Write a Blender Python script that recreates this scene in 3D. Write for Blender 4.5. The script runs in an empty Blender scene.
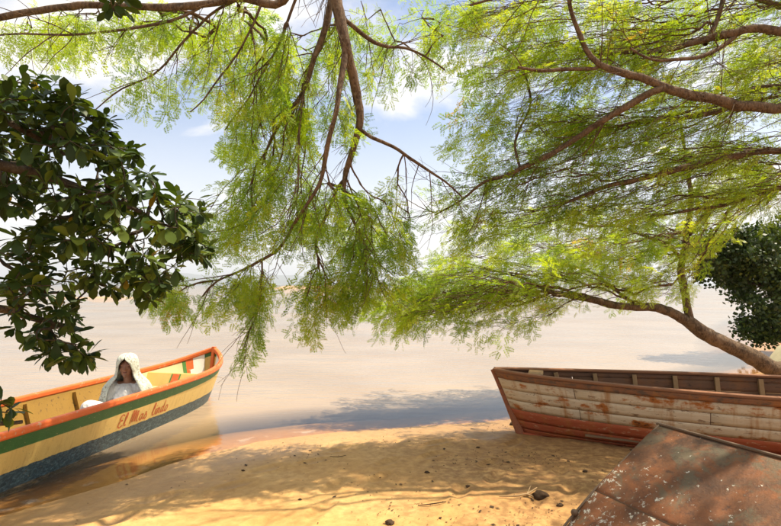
import bpy, bmesh, math, random
import numpy as np
from mathutils import Vector, Matrix, Quaternion

random.seed(7)
rng = np.random.default_rng(11)
sc = bpy.context.scene
col = sc.collection

# ------------------------------------------------------------------ camera
CAM_H, FPX, PITCH = 1.6, 520.0, math.radians(2.42)
cd = bpy.data.cameras.new('camera')
cd.sensor_width = 36.0
cd.lens = 36.0 * FPX / 781.0
cd.clip_start, cd.clip_end = 0.05, 30000
cam = bpy.data.objects.new('camera', cd)
col.objects.link(cam)
cam.location = (0, 0, CAM_H)
cam.rotation_euler = (math.pi / 2 + PITCH, 0, 0)
sc.camera = cam

# ------------------------------------------------------------------ sky, sun, exposure
SUN_EL, SUN_AZ = math.radians(63), math.radians(74)      # azimuth clockwise from +Y (view direction)
to_sun = Vector((math.sin(SUN_AZ) * math.cos(SUN_EL), math.cos(SUN_AZ) * math.cos(SUN_EL), math.sin(SUN_EL)))
w = bpy.data.worlds.new('World')
sc.world = w
w.use_nodes = True
wn, wl = w.node_tree.nodes, w.node_tree.links
wn.clear()
wo = wn.new('ShaderNodeOutputWorld')
bg = wn.new('ShaderNodeBackground')
bg.inputs[1].default_value = 0.078
sky = wn.new('ShaderNodeTexSky')
sky.sky_type = 'NISHITA'
sky.sun_disc = False
sky.sun_elevation = SUN_EL
sky.sun_rotation = SUN_AZ
sky.air_density, sky.dust_density, sky.ozone_density = 1.0, 1.6, 1.0
tc = wn.new('ShaderNodeTexCoord')
sep = wn.new('ShaderNodeSeparateXYZ')
wl.new(tc.outputs['Generated'], sep.inputs[0])
def wmath(op, a, b=None, c=None, clamp=False):
    n = wn.new('ShaderNodeMath'); n.operation = op; n.use_clamp = clamp
    for i, v in enumerate((a, b, c)):
        if v is None: continue
        if isinstance(v, (int, float)): n.inputs[i].default_value = v
        else: wl.new(v, n.inputs[i])
    return n.outputs[0]
zz = wmath('MAXIMUM', sep.outputs[2], 0.0)
den = wmath('ADD', zz, 0.16)
cx_, cy_ = wmath('DIVIDE', sep.outputs[0], den), wmath('DIVIDE', sep.outputs[1], den)
comb = wn.new('ShaderNodeCombineXYZ')
wl.new(cx_, comb.inputs[0]); wl.new(cy_, comb.inputs[1])
comb.inputs[2].default_value = 3.7
cn = wn.new('ShaderNodeTexNoise')
cn.inputs['Scale'].default_value = 0.95
cn.inputs['Detail'].default_value = 8
cn.inputs['Roughness'].default_value = 0.55
cn.inputs['Distortion'].default_value = 0.4
wl.new(comb.outputs[0], cn.inputs['Vector'])
ramp = wn.new('ShaderNodeMapRange')
ramp.interpolation_type = 'SMOOTHSTEP'
ramp.inputs['From Min'].default_value = 0.43
ramp.inputs['From Max'].default_value = 0.64
wl.new(cn.outputs['Fac'], ramp.inputs['Value'])
hz = wn.new('ShaderNodeMapRange')                      # bright milky air near the horizon, all round
hz.interpolation_type = 'SMOOTHSTEP'
hz.inputs['From Min'].default_value = 0.40
hz.inputs['From Max'].default_value = 0.0
wl.new(zz, hz.inputs['Value'])
cf = wmath('MAXIMUM', ramp.outputs[0], wmath('MULTIPLY', hz.outputs[0], 0.80))
skyb = wn.new('ShaderNodeVectorMath'); skyb.operation = 'MULTIPLY'
skyb.inputs[1].default_value = (1.3, 1.32, 1.4)
wl.new(sky.outputs[0], skyb.inputs[0])
mx = wn.new('ShaderNodeMix'); mx.data_type = 'RGBA'
wl.new(cf, mx.inputs[0])
wl.new(skyb.outputs[0], mx.inputs[6])
mx.inputs[7].default_value = (9.0, 8.6, 8.0, 1)
wl.new(mx.outputs[2], bg.inputs[0])
wl.new(bg.outputs[0], wo.inputs[0])

sd = bpy.data.lights.new('sun', 'SUN')
sd.energy = 5.0
sd.angle = math.radians(0.6)
sd.color = (1.0, 0.88, 0.69)
sun = bpy.data.objects.new('sun', sd)
col.objects.link(sun)
sun.rotation_euler = to_sun.to_track_quat('Z', 'Y').to_euler()
sun.location = (6, -6, 12)
sc.view_settings.view_transform = 'Standard'
sc.view_settings.look = 'None'
sc.view_settings.gamma = 1
sc.view_settings.exposure = 0.87
sc.cycles.max_bounces = 8
sc.cycles.diffuse_bounces = 5
sc.cycles.transparent_max_bounces = 16
sc.cycles.volume_bounces = 0
sc.cycles.sample_clamp_indirect = 6

# ------------------------------------------------------------------ helpers
def P(px, py, y):
    """point on the sight line of a photograph pixel at forward distance y (metres)"""
    rx, up = (px - 390.5) / FPX, (263.0 - py) / FPX
    d = Vector((rx, math.cos(PITCH) - up * math.sin(PITCH), math.sin(PITCH) + up * math.cos(PITCH)))
    d *= y / d.y
    return Vector((d.x, d.y, CAM_H + d.z))

def tag(o, label=None, cat=None, group=None, kind=None):
    if label: o['label'] = label
    if cat: o['category'] = cat
    if group: o['group'] = group
    if kind: o['kind'] = kind
    return o

def empty(name, loc=(0, 0, 0), rz=0.0):
    o = bpy.data.objects.new(name, None)
    o.empty_display_size = 0.2
    o.location = loc
    o.rotation_euler = (0, 0, rz)
    col.objects.link(o)
    return o

def link(name, me, mat=None, parent=None):
    o = bpy.data.objects.new(name, me)
    if mat is not None:
        for m in (mat if isinstance(mat, (list, tuple)) else [mat]):
            me.materials.append(m)
    col.objects.link(o)
    if parent is not None: o.parent = parent
    return o

def from_bm(name, bm, mat=None, parent=None, smooth=True):
    bmesh.ops.recalc_face_normals(bm, faces=bm.faces)
    me = bpy.data.meshes.new(name)
    bm.to_mesh(me); bm.free()
    if smooth:
        me.polygons.foreach_set('use_smooth', [True] * len(me.polygons))
    return link(name, me, mat, parent)

def np_mesh(name, verts, faces, smooth=False):
    """verts (n,3), faces (m,k) numpy -> mesh, fast"""
    me = bpy.data.meshes.new(name)
    verts = np.ascontiguousarray(verts, dtype=np.float32)
    faces = np.ascontiguousarray(faces, dtype=np.int32)
    m, k = faces.shape
    me.vertices.add(len(verts)); me.vertices.foreach_set('co', verts.ravel())
    me.loops.add(m * k); me.loops.foreach_set('vertex_index', faces.ravel())
    me.polygons.add(m)
    me.polygons.foreach_set('loop_start', np.arange(m, dtype=np.int32) * k)
    if smooth: me.polygons.foreach_set('use_smooth', np.ones(m, dtype=bool))
    me.update(calc_edges=True)
    return me

def pt_attr(me, name, vals):
    a = me.attributes.new(name, 'FLOAT', 'POINT')
    a.data.foreach_set('value', np.ascontiguousarray(vals, dtype=np.float32))

# ---- node materials
class Mat:
    def __init__(s, name):
        s.m = bpy.data.materials.new(name)
        s.m.use_nodes = True
        s.nt = s.m.node_tree
        s.nt.nodes.clear()
        s.out = s.nt.nodes.new('ShaderNodeOutputMaterial')
    def n(s, t, **kw):
        nd = s.nt.nodes.new(t)
        for k, v in kw.items(): setattr(nd, k, v)
        return nd
    def put(s, sock, v):
        if isinstance(v, bpy.types.NodeSocket): s.nt.links.new(v, sock)
        elif v is not None:
            if isinstance(v, tuple) and len(v) == 3 and sock.type == 'RGBA': v = (*v, 1)
            sock.default_value = v
    def coord(s, kind='Object'): return s.n('ShaderNodeTexCoord').outputs[kind]
    def pos(s): return s.n('ShaderNodeNewGeometry').outputs['Position']
    def attr(s, name): return s.n('ShaderNodeAttribute', attribute_name=name).outputs['Fac']
    def mapping(s, vec, scale=(1, 1, 1), loc=(0, 0, 0), rot=(0, 0, 0)):
        m = s.n('ShaderNodeMapping'); s.put(m.inputs[0], vec)
        m.inputs['Scale'].default_value = scale; m.inputs['Location'].default_value = loc
        m.inputs['Rotation'].default_value = rot
        return m.outputs[0]
    def noise(s, vec, scale, detail=6, rough=0.55, dist=0.0, out='Fac'):
        n = s.n('ShaderNodeTexNoise'); s.put(n.inputs['Vector'], vec)
        n.inputs['Scale'].default_value = scale; n.inputs['Detail'].default_value = detail
        n.inputs['Roughness'].default_value = rough; n.inputs['Distortion'].default_value = dist
        return n.outputs[out]
    def voro(s, vec, scale, feature='F1', out='Distance'):
        n = s.n('ShaderNodeTexVoronoi', feature=feature); s.put(n.inputs['Vector'], vec)
        n.inputs['Scale'].default_value = scale
        return n.outputs[out]
    def rng(s, v, a, b, c=0.0, d=1.0, smooth=True):
        n = s.n('ShaderNodeMapRange', interpolation_type='SMOOTHSTEP' if smooth else 'LINEAR')
        s.put(n.inputs['Value'], v)
        for k, x in zip(('From Min', 'From Max', 'To Min', 'To Max'), (a, b, c, d)): s.put(n.inputs[k], x)
        return n.outputs[0]
    def math(s, op, a, b=None, c=None, clamp=False):
        n = s.n('ShaderNodeMath', operation=op, use_clamp=clamp)
        for i, v in enumerate((a, b, c)):
            if v is not None: s.put(n.inputs[i], v)
        return n.outputs[0]
    def mix(s, f, a, b, mode='MIX'):
        n = s.n('ShaderNodeMix', data_type='RGBA', blend_type=mode)
        s.put(n.inputs[0], f); s.put(n.inputs[6], a); s.put(n.inputs[7], b)
        return n.outputs[2]
    def ramp(s, f, stops):
        n = s.n('ShaderNodeValToRGB'); s.put(n.inputs[0], f)
        el = n.color_ramp.elements
        while len(el) < len(stops): el.new(0.5)
        for e, (p, c) in zip(el, stops): e.position = p; e.color = (*c, 1)
        return n.outputs[0]
    def bump(s, h, strength=0.3, dist=0.01, normal=None):
        n = s.n('ShaderNodeBump'); s.put(n.inputs['Height'], h)
        n.inputs['Strength'].default_value = strength; n.inputs['Distance'].default_value = dist
        if normal is not None: s.put(n.inputs['Normal'], normal)
        return n.outputs[0]
    def bsdf(s, color, rough=0.6, spec=0.4, normal=None, **kw):
        n = s.n('ShaderNodeBsdfPrincipled')
        s.put(n.inputs['Base Color'], color); s.put(n.inputs['Roughness'], rough)
        s.put(n.inputs['Specular IOR Level'], spec)
        if normal is not None: s.put(n.inputs['Normal'], normal)
        for k, v in kw.items(): s.put(n.inputs[k], v)
        return n.outputs[0]
    def done(s, sh, vol=None):
        if sh is not None: s.nt.links.new(sh, s.out.inputs['Surface'])
        if vol is not None: s.nt.links.new(vol, s.out.inputs['Volume'])
        return s.m

# ------------------------------------------------------------------ materials
def m_sand():
    M = Mat('sand'); p = M.pos()
    n1 = M.noise(p, 1.3, 6, 0.6); n2 = M.noise(p, 14, 6, 0.65); n3 = M.noise(p, 260, 3, 0.6)
    c = M.ramp(n1, [(0.3, (0.52, 0.285, 0.090)), (0.5, (0.60, 0.355, 0.125)), (0.72, (0.65, 0.42, 0.175))])
    c = M.mix(M.rng(n2, 0.35, 0.7, 0.0, 0.5), c, (0.36, 0.18, 0.055))
    c = M.mix(M.rng(n3, 0.55, 0.75, 0.0, 0.35), c, (0.62, 0.42, 0.2))
    # dark specks of bark and dry leaf crumbs
    sp = M.rng(M.voro(M.mapping(p, (1, 1.6, 1), rot=(0, 0, .5)), 26), 0.06, 0.15, 1, 0)
    lit = M.math('MULTIPLY', sp, M.rng(M.noise(p, 0.9, 3), 0.48, 0.62, 0.0, 0.8))
    c = M.mix(lit, c, (0.10, 0.05, 0.025))
    # muddier, damper ground towards the right-hand boat
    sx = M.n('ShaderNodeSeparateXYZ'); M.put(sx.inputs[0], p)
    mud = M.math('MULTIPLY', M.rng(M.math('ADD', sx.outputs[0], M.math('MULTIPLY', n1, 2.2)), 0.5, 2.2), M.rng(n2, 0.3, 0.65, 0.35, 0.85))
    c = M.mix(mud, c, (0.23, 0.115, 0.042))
    wet = M.rng(M.math('ADD', sx.outputs[2], M.math('MULTIPLY', M.math('SUBTRACT', n1, 0.5), 0.03)), 0.004, 0.05, 1, 0)
    c = M.mix(M.math('MULTIPLY', wet, 0.6), c, (0.34, 0.195, 0.075))
    h = M.math('ADD', M.math('MULTIPLY', n2, 1.0), M.math('MULTIPLY', n3, 0.22))
    nb = M.bump(h, 0.55, 0.02)
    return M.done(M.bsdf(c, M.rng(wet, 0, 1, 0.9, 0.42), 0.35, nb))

def m_water():
    M = Mat('muddy_water'); p = M.pos()
    d = M.attr('depth')
    a = M.noise(M.mapping(p, (1.0, 2.6, 1), rot=(0, 0, 0.12)), 2.4, 4, 0.55, 0.4)
    b = M.noise(M.mapping(p, (1.0, 2.2, 1), rot=(0, 0, -0.3)), 9.0, 4, 0.6)
    big = M.noise(M.mapping(p, (0.3, 1.0, 1)), 0.25, 3, 0.5)
    calm = M.rng(d, 0.02, 0.7, 0.07, 1.0)
    h = M.math('MULTIPLY', M.math('ADD', M.math('MULTIPLY', a, 1.0), M.math('MULTIPLY', b, 0.35)), M.math('MULTIPLY', calm, M.rng(big, .3, .7, .5, 1.2)))
    nb = M.bump(M.math('ADD', h, M.math('MULTIPLY', M.noise(M.mapping(p, (0.5, 1.6, 1), rot=(0, 0, .05)), 0.7, 3, .5), M.math('MULTIPLY', calm, 1.6))), 0.5, 0.06)
    mud = M.mix(M.rng(M.noise(p, 0.35, 4, 0.5), 0.35, 0.65), (0.31, 0.225, 0.142), (0.37, 0.28, 0.188))
    dif = M.n('ShaderNodeBsdfDiffuse'); M.put(dif.inputs[0], mud)
    tr = M.n('ShaderNodeBsdfTransparent'); tr.inputs[0].default_value = (0.96, 0.88, 0.76, 1)
    body = M.n('ShaderNodeMixShader')
    M.put(body.inputs[0], M.rng(d, 0.0, 0.24, 0.0, 1.0, smooth=False))
    M.put(body.inputs[1], tr.outputs[0]); M.put(body.inputs[2], dif.outputs[0])
    gl = M.n('ShaderNodeBsdfGlossy'); gl.inputs['Roughness'].default_value = 0.025
    M.put(gl.inputs['Normal'], nb)
    fr = M.n('ShaderNodeFresnel'); fr.inputs['IOR'].default_value = 1.5; M.put(fr.inputs['Normal'], nb)
    top = M.n('ShaderNodeMixShader')
    M.put(top.inputs[0], fr.outputs[0])
    M.put(top.inputs[1], body.outputs[0]); M.put(top.inputs[2], gl.outputs[0])
    # thin broken lip of froth where the water ends
    edge = M.math('MULTIPLY', M.rng(d, 0.001, 0.006, 0, 1), M.rng(d, 0.008, 0.016, 1, 0))
    fm = M.math('MULTIPLY', edge, M.rng(M.noise(p, 5, 4, 0.6), 0.5, 0.7, 0, 0.22))
    froth = M.n('ShaderNodeBsdfDiffuse'); froth.inputs[0].default_value = (0.70, 0.66, 0.56, 1)
    allm = M.n('ShaderNodeMixShader'); M.put(allm.inputs[0], fm)
    M.put(allm.inputs[1], top.outputs[0]); M.put(allm.inputs[2], froth.outputs[0])
    return M.done(allm.outputs[0])

def m_bark(name, dark, light, scale=1.0):
    M = Mat(name); p = M.coord('Object')
    n1 = M.noise(p, 9 * scale, 6, 0.65); n2 = M.noise(M.mapping(p, (1, 1, 0.35)), 55 * scale, 5, 0.7)
    f = M.math('ADD', M.math('MULTIPLY', n1, 0.5), M.math('MULTIPLY', n2, 0.5))
    c = M.mix(M.rng(f, 0.36, 0.62), dark, light)
    c = M.mix(M.rng(M.noise(p, 22 * scale, 3), 0.60, 0.72, 0, 0.5), c, (0.30, 0.26, 0.19))
    return M.done(M.bsdf(c, 0.9, 0.2, M.bump(f, 1.0, 0.045)))

def m_leaf(name, stops, trans=(1.3, 1.25, 0.6), fac=0.42, rough=0.5, spec=0.35):
    M = Mat(name)
    c = M.ramp(M.attr('tint'), stops)
    bs = M.bsdf(c, rough, spec)
    t = M.n('ShaderNodeBsdfTranslucent')
    M.put(t.inputs[0], M.mix(1.0, c, trans, 'MULTIPLY'))
    mxs = M.n('ShaderNodeMixShader'); mxs.inputs[0].default_value = fac
    M.put(mxs.inputs[1], bs); M.put(mxs.inputs[2], t.outputs[0])
    return M.done(mxs.outputs[0])

def m_hull_left():
    """bands of worn paint: green, yellow, blue-black; uv = (metres from bow, metres below the gunwale)"""
    M = Mat('painted_hull'); uv = M.coord('UV'); s = M.n('ShaderNodeSeparateXYZ'); M.put(s.inputs[0], uv)
    wob = M.math('MULTIPLY', M.math('SUBTRACT', M.noise(uv, 5, 5, 0.6), 0.5), 0.012)
    wob2 = M.math('MULTIPLY', M.math('SUBTRACT', M.noise(uv, 9, 7, 0.7), 0.5), 0.04)
    v = M.math('ADD', s.outputs[1], wob); v2 = M.math('ADD', s.outputs[1], wob2)
    sc_ = M.rng(s.outputs[0], 0.0, 2.2, 0.72, 1.0)
    green = M.mix(M.noise(uv, 12, 4), (0.035, 0.12, 0.03), (0.06, 0.18, 0.045))
    green = M.mix(M.rng(M.noise(M.mapping(uv, (1, 4, 1)), 20, 5, 0.7), 0.60, 0.68, 0, 0.6), green, (0.55, 0.45, 0.2))
    yel = M.mix(M.noise(uv, 4, 5), (0.66, 0.44, 0.115), (0.75, 0.56, 0.20))
    grime = M.rng(M.noise(M.mapping(uv, (6, 1.2, 1)), 5, 6, 0.75), 0.48, 0.74, 0, 0.6)
    yel = M.mix(grime, yel, (0.40, 0.22, 0.05))
    blue = M.mix(M.rng(M.noise(M.mapping(uv, (1, 1.5, 1)), 26, 8, 0.8, 0.6), 0.44, 0.68), (0.03, 0.055, 0.066), (0.14, 0.235, 0.26))
    blue = M.mix(M.rng(M.noise(uv, 40, 3), 0.62, 0.7, 0, .5), blue, (.3, .3, .24))
    c = M.mix(M.rng(M.math('SUBTRACT', v, M.math('MULTIPLY', sc_, 0.125)), -0.003, 0.003), green, yel)
    pz = M.n('ShaderNodeSeparateXYZ'); M.put(pz.inputs[0], M.pos())
    c = M.mix(M.rng(M.math('SUBTRACT', pz.outputs[2], M.math('ADD', wob2, 0.158)), -0.004, 0.004, 1, 0), c, blue)
    chip = M.math('MULTIPLY', M.rng(M.noise(uv, 22, 6, .75), 0.62, 0.66), M.rng(s.outputs[1], 0.1, 0.3, 0.35, 1))
    c = M.mix(M.math('MULTIPLY', chip, 0.8), c, (0.06, 0.045, 0.03))
    n = M.bump(M.noise(M.mapping(uv, (1, 5, 1)), 25, 5, 0.7), 0.4, 0.006)
    return M.done(M.bsdf(c, 0.48, 0.4, n))

def m_paint(name, a, b, under=(0.2, 0.12, 0.06), wear=0.64, rough=0.55, scale=1.0, kind='Object', bump=0.3):
    M = Mat(name); p = M.coord(kind)
    c = M.mix(M.noise(p, 6 * scale, 5, 0.6), a, b)
    c = M.mix(M.rng(M.noise(p, 24 * scale, 6, 0.72), wear, wear + 0.06, 0, 0.85), c, under)
    c = M.mix(M.rng(M.noise(M.mapping(p, (1, 1, .3)), 3 * scale, 4, .6), .5, .8, 0, .35), c, tuple(x * .45 for x in a))
    return M.done(M.bsdf(c, rough, 0.35, M.bump(M.noise(p, 50 * scale, 5, 0.7), bump, 0.005)))

def m_plank(name, a, b, under, wear, rust=0.0):
    """uv = (metres from bow, metres below gunwale): grain along the plank, rust bleeding down from fastenings"""
    M = Mat(name); uv = M.coord('UV')
    grain = M.noise(M.mapping(uv, (1.2, 22, 1)), 6, 6, 0.7)
    c = M.mix(M.noise(uv, 2.6, 5, 0.6), a, b)
    c = M.mix(M.rng(grain, 0.45, 0.75, 0, 0.45), c, tuple(x * 0.55 for x in a))
    c = M.mix(M.rng(M.noise(M.mapping(uv, (1, 2.5, 1)), 9, 7, 0.75), wear, wear + 0.08, 0, 0.9), c, under)
    if rust > 0:
        st = M.noise(M.mapping(uv, (7.5, 0.9, 1), loc=(0.3, 0.2, 0)), 1.0, 4, 0.6)
        sp = M.noise(M.mapping(uv, (2.6, 4.0, 1), loc=(2.1, 0.6, 0)), 1.5, 5, 0.65)
        c = M.mix(M.rng(st, 0.50, 0.68, 0, rust * 0.85), c, (0.36, 0.15, 0.035))
        c = M.mix(M.rng(sp, 0.535, 0.64, 0, rust), c, (0.36, 0.115, 0.02))
        c = M.mix(M.rng(sp, 0.655, 0.71, 0, rust), c, (0.12, 0.04, 0.012))
    n = M.bump(grain, 0.5, 0.006)
    return M.done(M.bsdf(c, 0.72, 0.3, n))

def m_rust():
    M = Mat('rusted_plate'); p = M.coord('Object')
    n1 = M.noise(p, 2.2, 6, 0.62, 0.3); n2 = M.noise(p, 8, 7, 0.7); n3 = M.noise(p, 60, 5, 0.7)
    c = M.ramp(n1, [(0.32, (0.062, 0.033, 0.018)), (0.45, (0.125, 0.054, 0.022)), (0.55, (0.21, 0.075, 0.024)), (0.68, (0.125, 0.078, 0.04))])
    c = M.mix(M.rng(n2, 0.50, 0.72, 0, 0.65), c, (0.29, 0.10, 0.028))
    c = M.mix(M.rng(M.noise(p, 5.0, 7, 0.72, 0.5), 0.50, 0.62, 0, 0.8), c, (0.11, 0.095, 0.055))
    c = M.mix(M.rng(M.noise(M.mapping(p, (1, 1, 1), loc=(3, 1, 2)), 16, 6, 0.75), 0.52, 0.66, 0, 0.8), c, (0.075, 0.036, 0.02))
    c = M.mix(M.rng(n3, 0.52, 0.72, 0, 0.45), c, (0.24, 0.10, 0.036))
    # flecks of old white paint: many on the side plate, scattered on the bottom plate
    keep = M.attr('paint')
    fl = M.noise(M.mapping(p, (1, 1, 1)), 27, 7, 0.78)
    big = M.noise(p, 3.0, 3, 0.6)
    th = M.math('SUBTRACT', M.math('SUBTRACT', 0.70, M.math('MULTIPLY', keep, 0.19)), M.math('MULTIPLY', M.math('SUBTRACT', big, 0.5), 0.25))
    f = M.rng(M.math('SUBTRACT', fl, th), 0.0, 0.025)
    c = M.mix(f, c, M.mix(n2, (0.52, 0.50, 0.40), (0.66, 0.62, 0.50)))
    nb = M.bump(M.math('ADD', M.math('MULTIPLY', f, 0.5), n3), 0.6, 0.006)
    return M.done(M.bsdf(c, 0.62, 0.4, nb))

def m_cloth(name, a, b, pat=None):
    M = Mat(name); p = M.coord('Object')
    c = M.mix(M.noise(p, 9, 4), a, b)
    if pat is not None:
        vr = M.voro(M.mapping(M.mix(0.12, p, M.noise(p, 14, 3, out='Color')), (1, 1, 1)), 32)
        c = M.mix(M.rng(M.math('ADD', vr, M.math('MULTIPLY', M.noise(p, 40, 3), .35)), 0.44, 0.62, 0.8, 0), c, pat)
        c = M.mix(M.rng(M.noise(p, 13, 3), .62, .68, 0, .5), c, (.25, .17, .14))
    return M.done(M.bsdf(c, 0.85, 0.2, M.bump(M.noise(M.mapping(p, (1, 1, .45)), 24, 4, .6, .5), 0.7, 0.03)))

def m_flat(name, c, rough=0.7, spec=0.3, var=0.25, scale=12):
    M = Mat(name); p = M.coord('Object')
    cc = M.mix(M.noise(p, scale, 6, 0.65), tuple(x * (1 - var) for x in c), tuple(min(1, x * (1 + var)) for x in c))
    return M.done(M.bsdf(cc, rough, spec, M.bump(M.noise(p, scale * 5, 4, 0.7), 0.35, 0.01)))

MT = {}
MT['sand'] = m_sand()
MT['water'] = m_water()
MT['bark_mesquite'] = m_bark('mesquite_bark', (0.06, 0.039, 0.026), (0.215, 0.145, 0.09))
MT['bark_twig'] = m_bark('twig_bark', (0.085, 0.05, 0.028), (0.22, 0.13, 0.07), 2)
MT['bark_dark'] = m_bark('dark_bark', (0.05, 0.04, 0.03), (0.13, 0.10, 0.07))
GREENS = [(0.0, (0.070, 0.160, 0.020)), (0.35, (0.155, 0.262, 0.022)), (0.7, (0.275, 0.385, 0.026)), (0.96, (0.385, 0.45, 0.04)), (1.0, (0.48, 0.28, 0.05))]
MT['leaf_a'] = m_leaf('mesquite_leaf', GREENS, (1.6, 1.5, 0.6), fac=0.58)
MT['leaf_d'] = m_leaf('broad_leaf', [(0, (0.022, 0.040, 0.010)), (0.6, (0.042, 0.075, 0.014)), (0.95, (0.12, 0.17, 0.025)), (1, (0.28, 0.19, 0.02))], (1.5, 1.5, 0.5), 0.25, 0.5, 0.25)
MT['leaf_e'] = m_leaf('dark_leaf', [(0, (0.024, 0.042, 0.009)), (0.6, (0.045, 0.075, 0.013)), (1, (0.11, 0.15, 0.024))], (1.2, 1.3, 0.6), 0.2)
MT['hull_left'] = m_hull_left()
MT['orange'] = m_paint('orange_paint', (0.58, 0.105, 0.02), (0.74, 0.17, 0.035), (0.50, 0.33, 0.2), 0.585)
MT['ochre'] = m_paint('ochre_paint', (0.25, 0.14, 0.026), (0.36, 0.21, 0.042), (0.13, 0.07, 0.025), 0.58)
MT['cream_paint'] = m_paint('cream_paint', (0.66, 0.52, 0.25), (0.74, 0.60, 0.32), (0.45, 0.33, 0.16), 0.66)
MT['yellow_board'] = m_paint('yellow_board_paint', (0.64, 0.44, 0.11), (0.72, 0.52, 0.16), (0.4, 0.25, 0.09), 0.66)
MT['white_paint'] = m_paint('white_paint', (0.74, 0.70, 0.60), (0.80, 0.77, 0.68), (0.5, 0.42, 0.3), 0.68)
MT['green_paint'] = m_paint('green_paint', (0.07, 0.20, 0.04), (0.10, 0.25, 0.06), (0.5, 0.4, 0.2), 0.68)
MT['red_letter'] = m_paint('red_lettering', (0.48, 0.10, 0.03), (0.55, 0.14, 0.04), (0.7, 0.46, 0.12), 0.62, scale=2)
MT['plank_cream'] = m_plank('weathered_cream_planks', (0.50, 0.38, 0.235), (0.70, 0.57, 0.385), (0.22, 0.13, 0.07), 0.555, 1.0)
MT['plank_red'] = m_plank('faded_red_planks', (0.33, 0.062, 0.024), (0.43, 0.115, 0.042), (0.50, 0.30, 0.16), 0.55, 0.5)
MT['plank_wale'] = m_plank('weathered_wale', (0.17, 0.07, 0.032), (0.30, 0.13, 0.055), (0.10, 0.065, 0.04), 0.49, 0.6)
MT['stem_rust'] = m_paint('rusty_stem', (0.22, 0.06, 0.025), (0.34, 0.13, 0.055), (0.10, 0.05, 0.03), 0.55, 0.75, 1.5)
MT['plank_inner'] = m_plank('bare_inner_planks', (0.13, 0.065, 0.035), (0.20, 0.10, 0.05), (0.06, 0.035, 0.02), 0.55, 0.2)
MT['rib_wood'] = m_flat('rib_wood', (0.34, 0.21, 0.10), 0.8, 0.2, 0.35, 14)
MT['floor_wood'] = m_flat('floor_wood', (0.20, 0.13, 0.07), 0.8, 0.2, 0.35, 10)
MT['rust'] = m_rust()
MT['rust_dark'] = m_flat('rusted_rim', (0.11, 0.07, 0.04), 0.65, 0.35, 0.4, 20)
MT['skin'] = m_flat('brown_skin', (0.25, 0.118, 0.068), 0.45, 0.5, 0.12, 20)
MT['hair'] = m_flat('dark_hair', (0.02, 0.015, 0.012), 0.5, 0.4, 0.3, 40)
MT['eye'] = m_flat('eye', (0.05, 0.035, 0.03), 0.25, 0.5, 0.1)
MT['lip'] = m_flat('lips', (0.16, 0.055, 0.04), 0.5, 0.4, 0.1)
MT['shawl'] = m_cloth('patterned_pale_shawl', (0.50, 0.54, 0.45), (0.61, 0.64, 0.55), (0.27, 0.24, 0.20))
MT['white_cloth'] = m_cloth('white_cloth', (0.58, 0.58, 0.57), (0.70, 0.69, 0.67))
MT['stone'] = m_flat('pale_stone', (0.50, 0.44, 0.27), 0.85, 0.2, 0.25, 5)
MT['twig_dry'] = m_flat('dry_twig', (0.36, 0.24, 0.12), 0.85, 0.2, 0.3, 30)
MT['clod'] = m_flat('dark_clod', (0.07, 0.042, 0.022), 0.9, 0.2, 0.4, 25)
MT['bank'] = m_flat('reddish_bank', (0.40, 0.27, 0.17), 0.9, 0.2, 0.25, 0.2)
MT['hill'] = m_flat('wooded_hill', (0.07, 0.085, 0.05), 0.95, 0.1, 0.3, 0.01)

# ------------------------------------------------------------------ ground, water, far shore
SHORE = np.array([(-60, -90), (-14, -22), (-5, -6), (-3.35, -1), (-2.98, 1.5), (-2.86, 3.0), (-2.70, 3.62), (-2.48, 3.94), (-2.24, 4.31), (-2.06, 4.56),
                  (-1.72, 5.05), (-1.36, 5.42), (-0.68, 5.74), (0.11, 5.92), (0.8, 6.08), (1.45, 6.26), (3.0, 6.95), (5.0, 8.2), (7.2, 10.0), (9.5, 14.0),
                  (15, 22), (32, 42), (90, 90), (400, 250), (7000, 2500)], float)

def shore_dist(x, y):
    """signed distance to the waterline, > 0 on land"""
    x = np.asarray(x, float); y = np.asarray(y, float)
    best = np.full(x.shape, 1e18); side = np.zeros(x.shape)
    for (ax, ay), (bx, by) in zip(SHORE[:-1], SHORE[1:]):
        dx, dy = bx - ax, by - ay
        t = np.clip(((x - ax) * dx + (y - ay) * dy) / (dx * dx + dy * dy), 0, 1)
        ex, ey = x - (ax + t * dx), y - (ay + t * dy)
        d = ex * ex + ey * ey
        cr = (ex * dy - ey * dx)
        m = d < best
        best = np.where(m, d, best); side = np.where(m, cr, side)
    return np.sqrt(best) * np.where(side >= 0, 1, -1)

def vnoise(x, y, s, seed=0):
    x = np.asarray(x) * s; y = np.asarray(y) * s
    xi, yi = np.floor(x).astype(np.int64), np.floor(y).astype(np.int64)
    fx, fy = x - xi, y - yi
    fx, fy = fx * fx * (3 - 2 * fx), fy * fy * (3 - 2 * fy)
    def h(a, b):
        n = (a * 374761393 + b * 668265263 + seed * 1442695) & 0x7fffffff
        n = ((n ^ (n >> 13)) * 1274126177) & 0x7fffffff
        return ((n ^ (n >> 16)) & 0xffff) / 65535.0
    a, b, c, d = h(xi, yi), h(xi + 1, yi), h(xi, yi + 1), h(xi + 1, yi + 1)
    return (a * (1 - fx) + b * fx) * (1 - fy) + (c * (1 - fx) + d * fx) * fy

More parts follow.
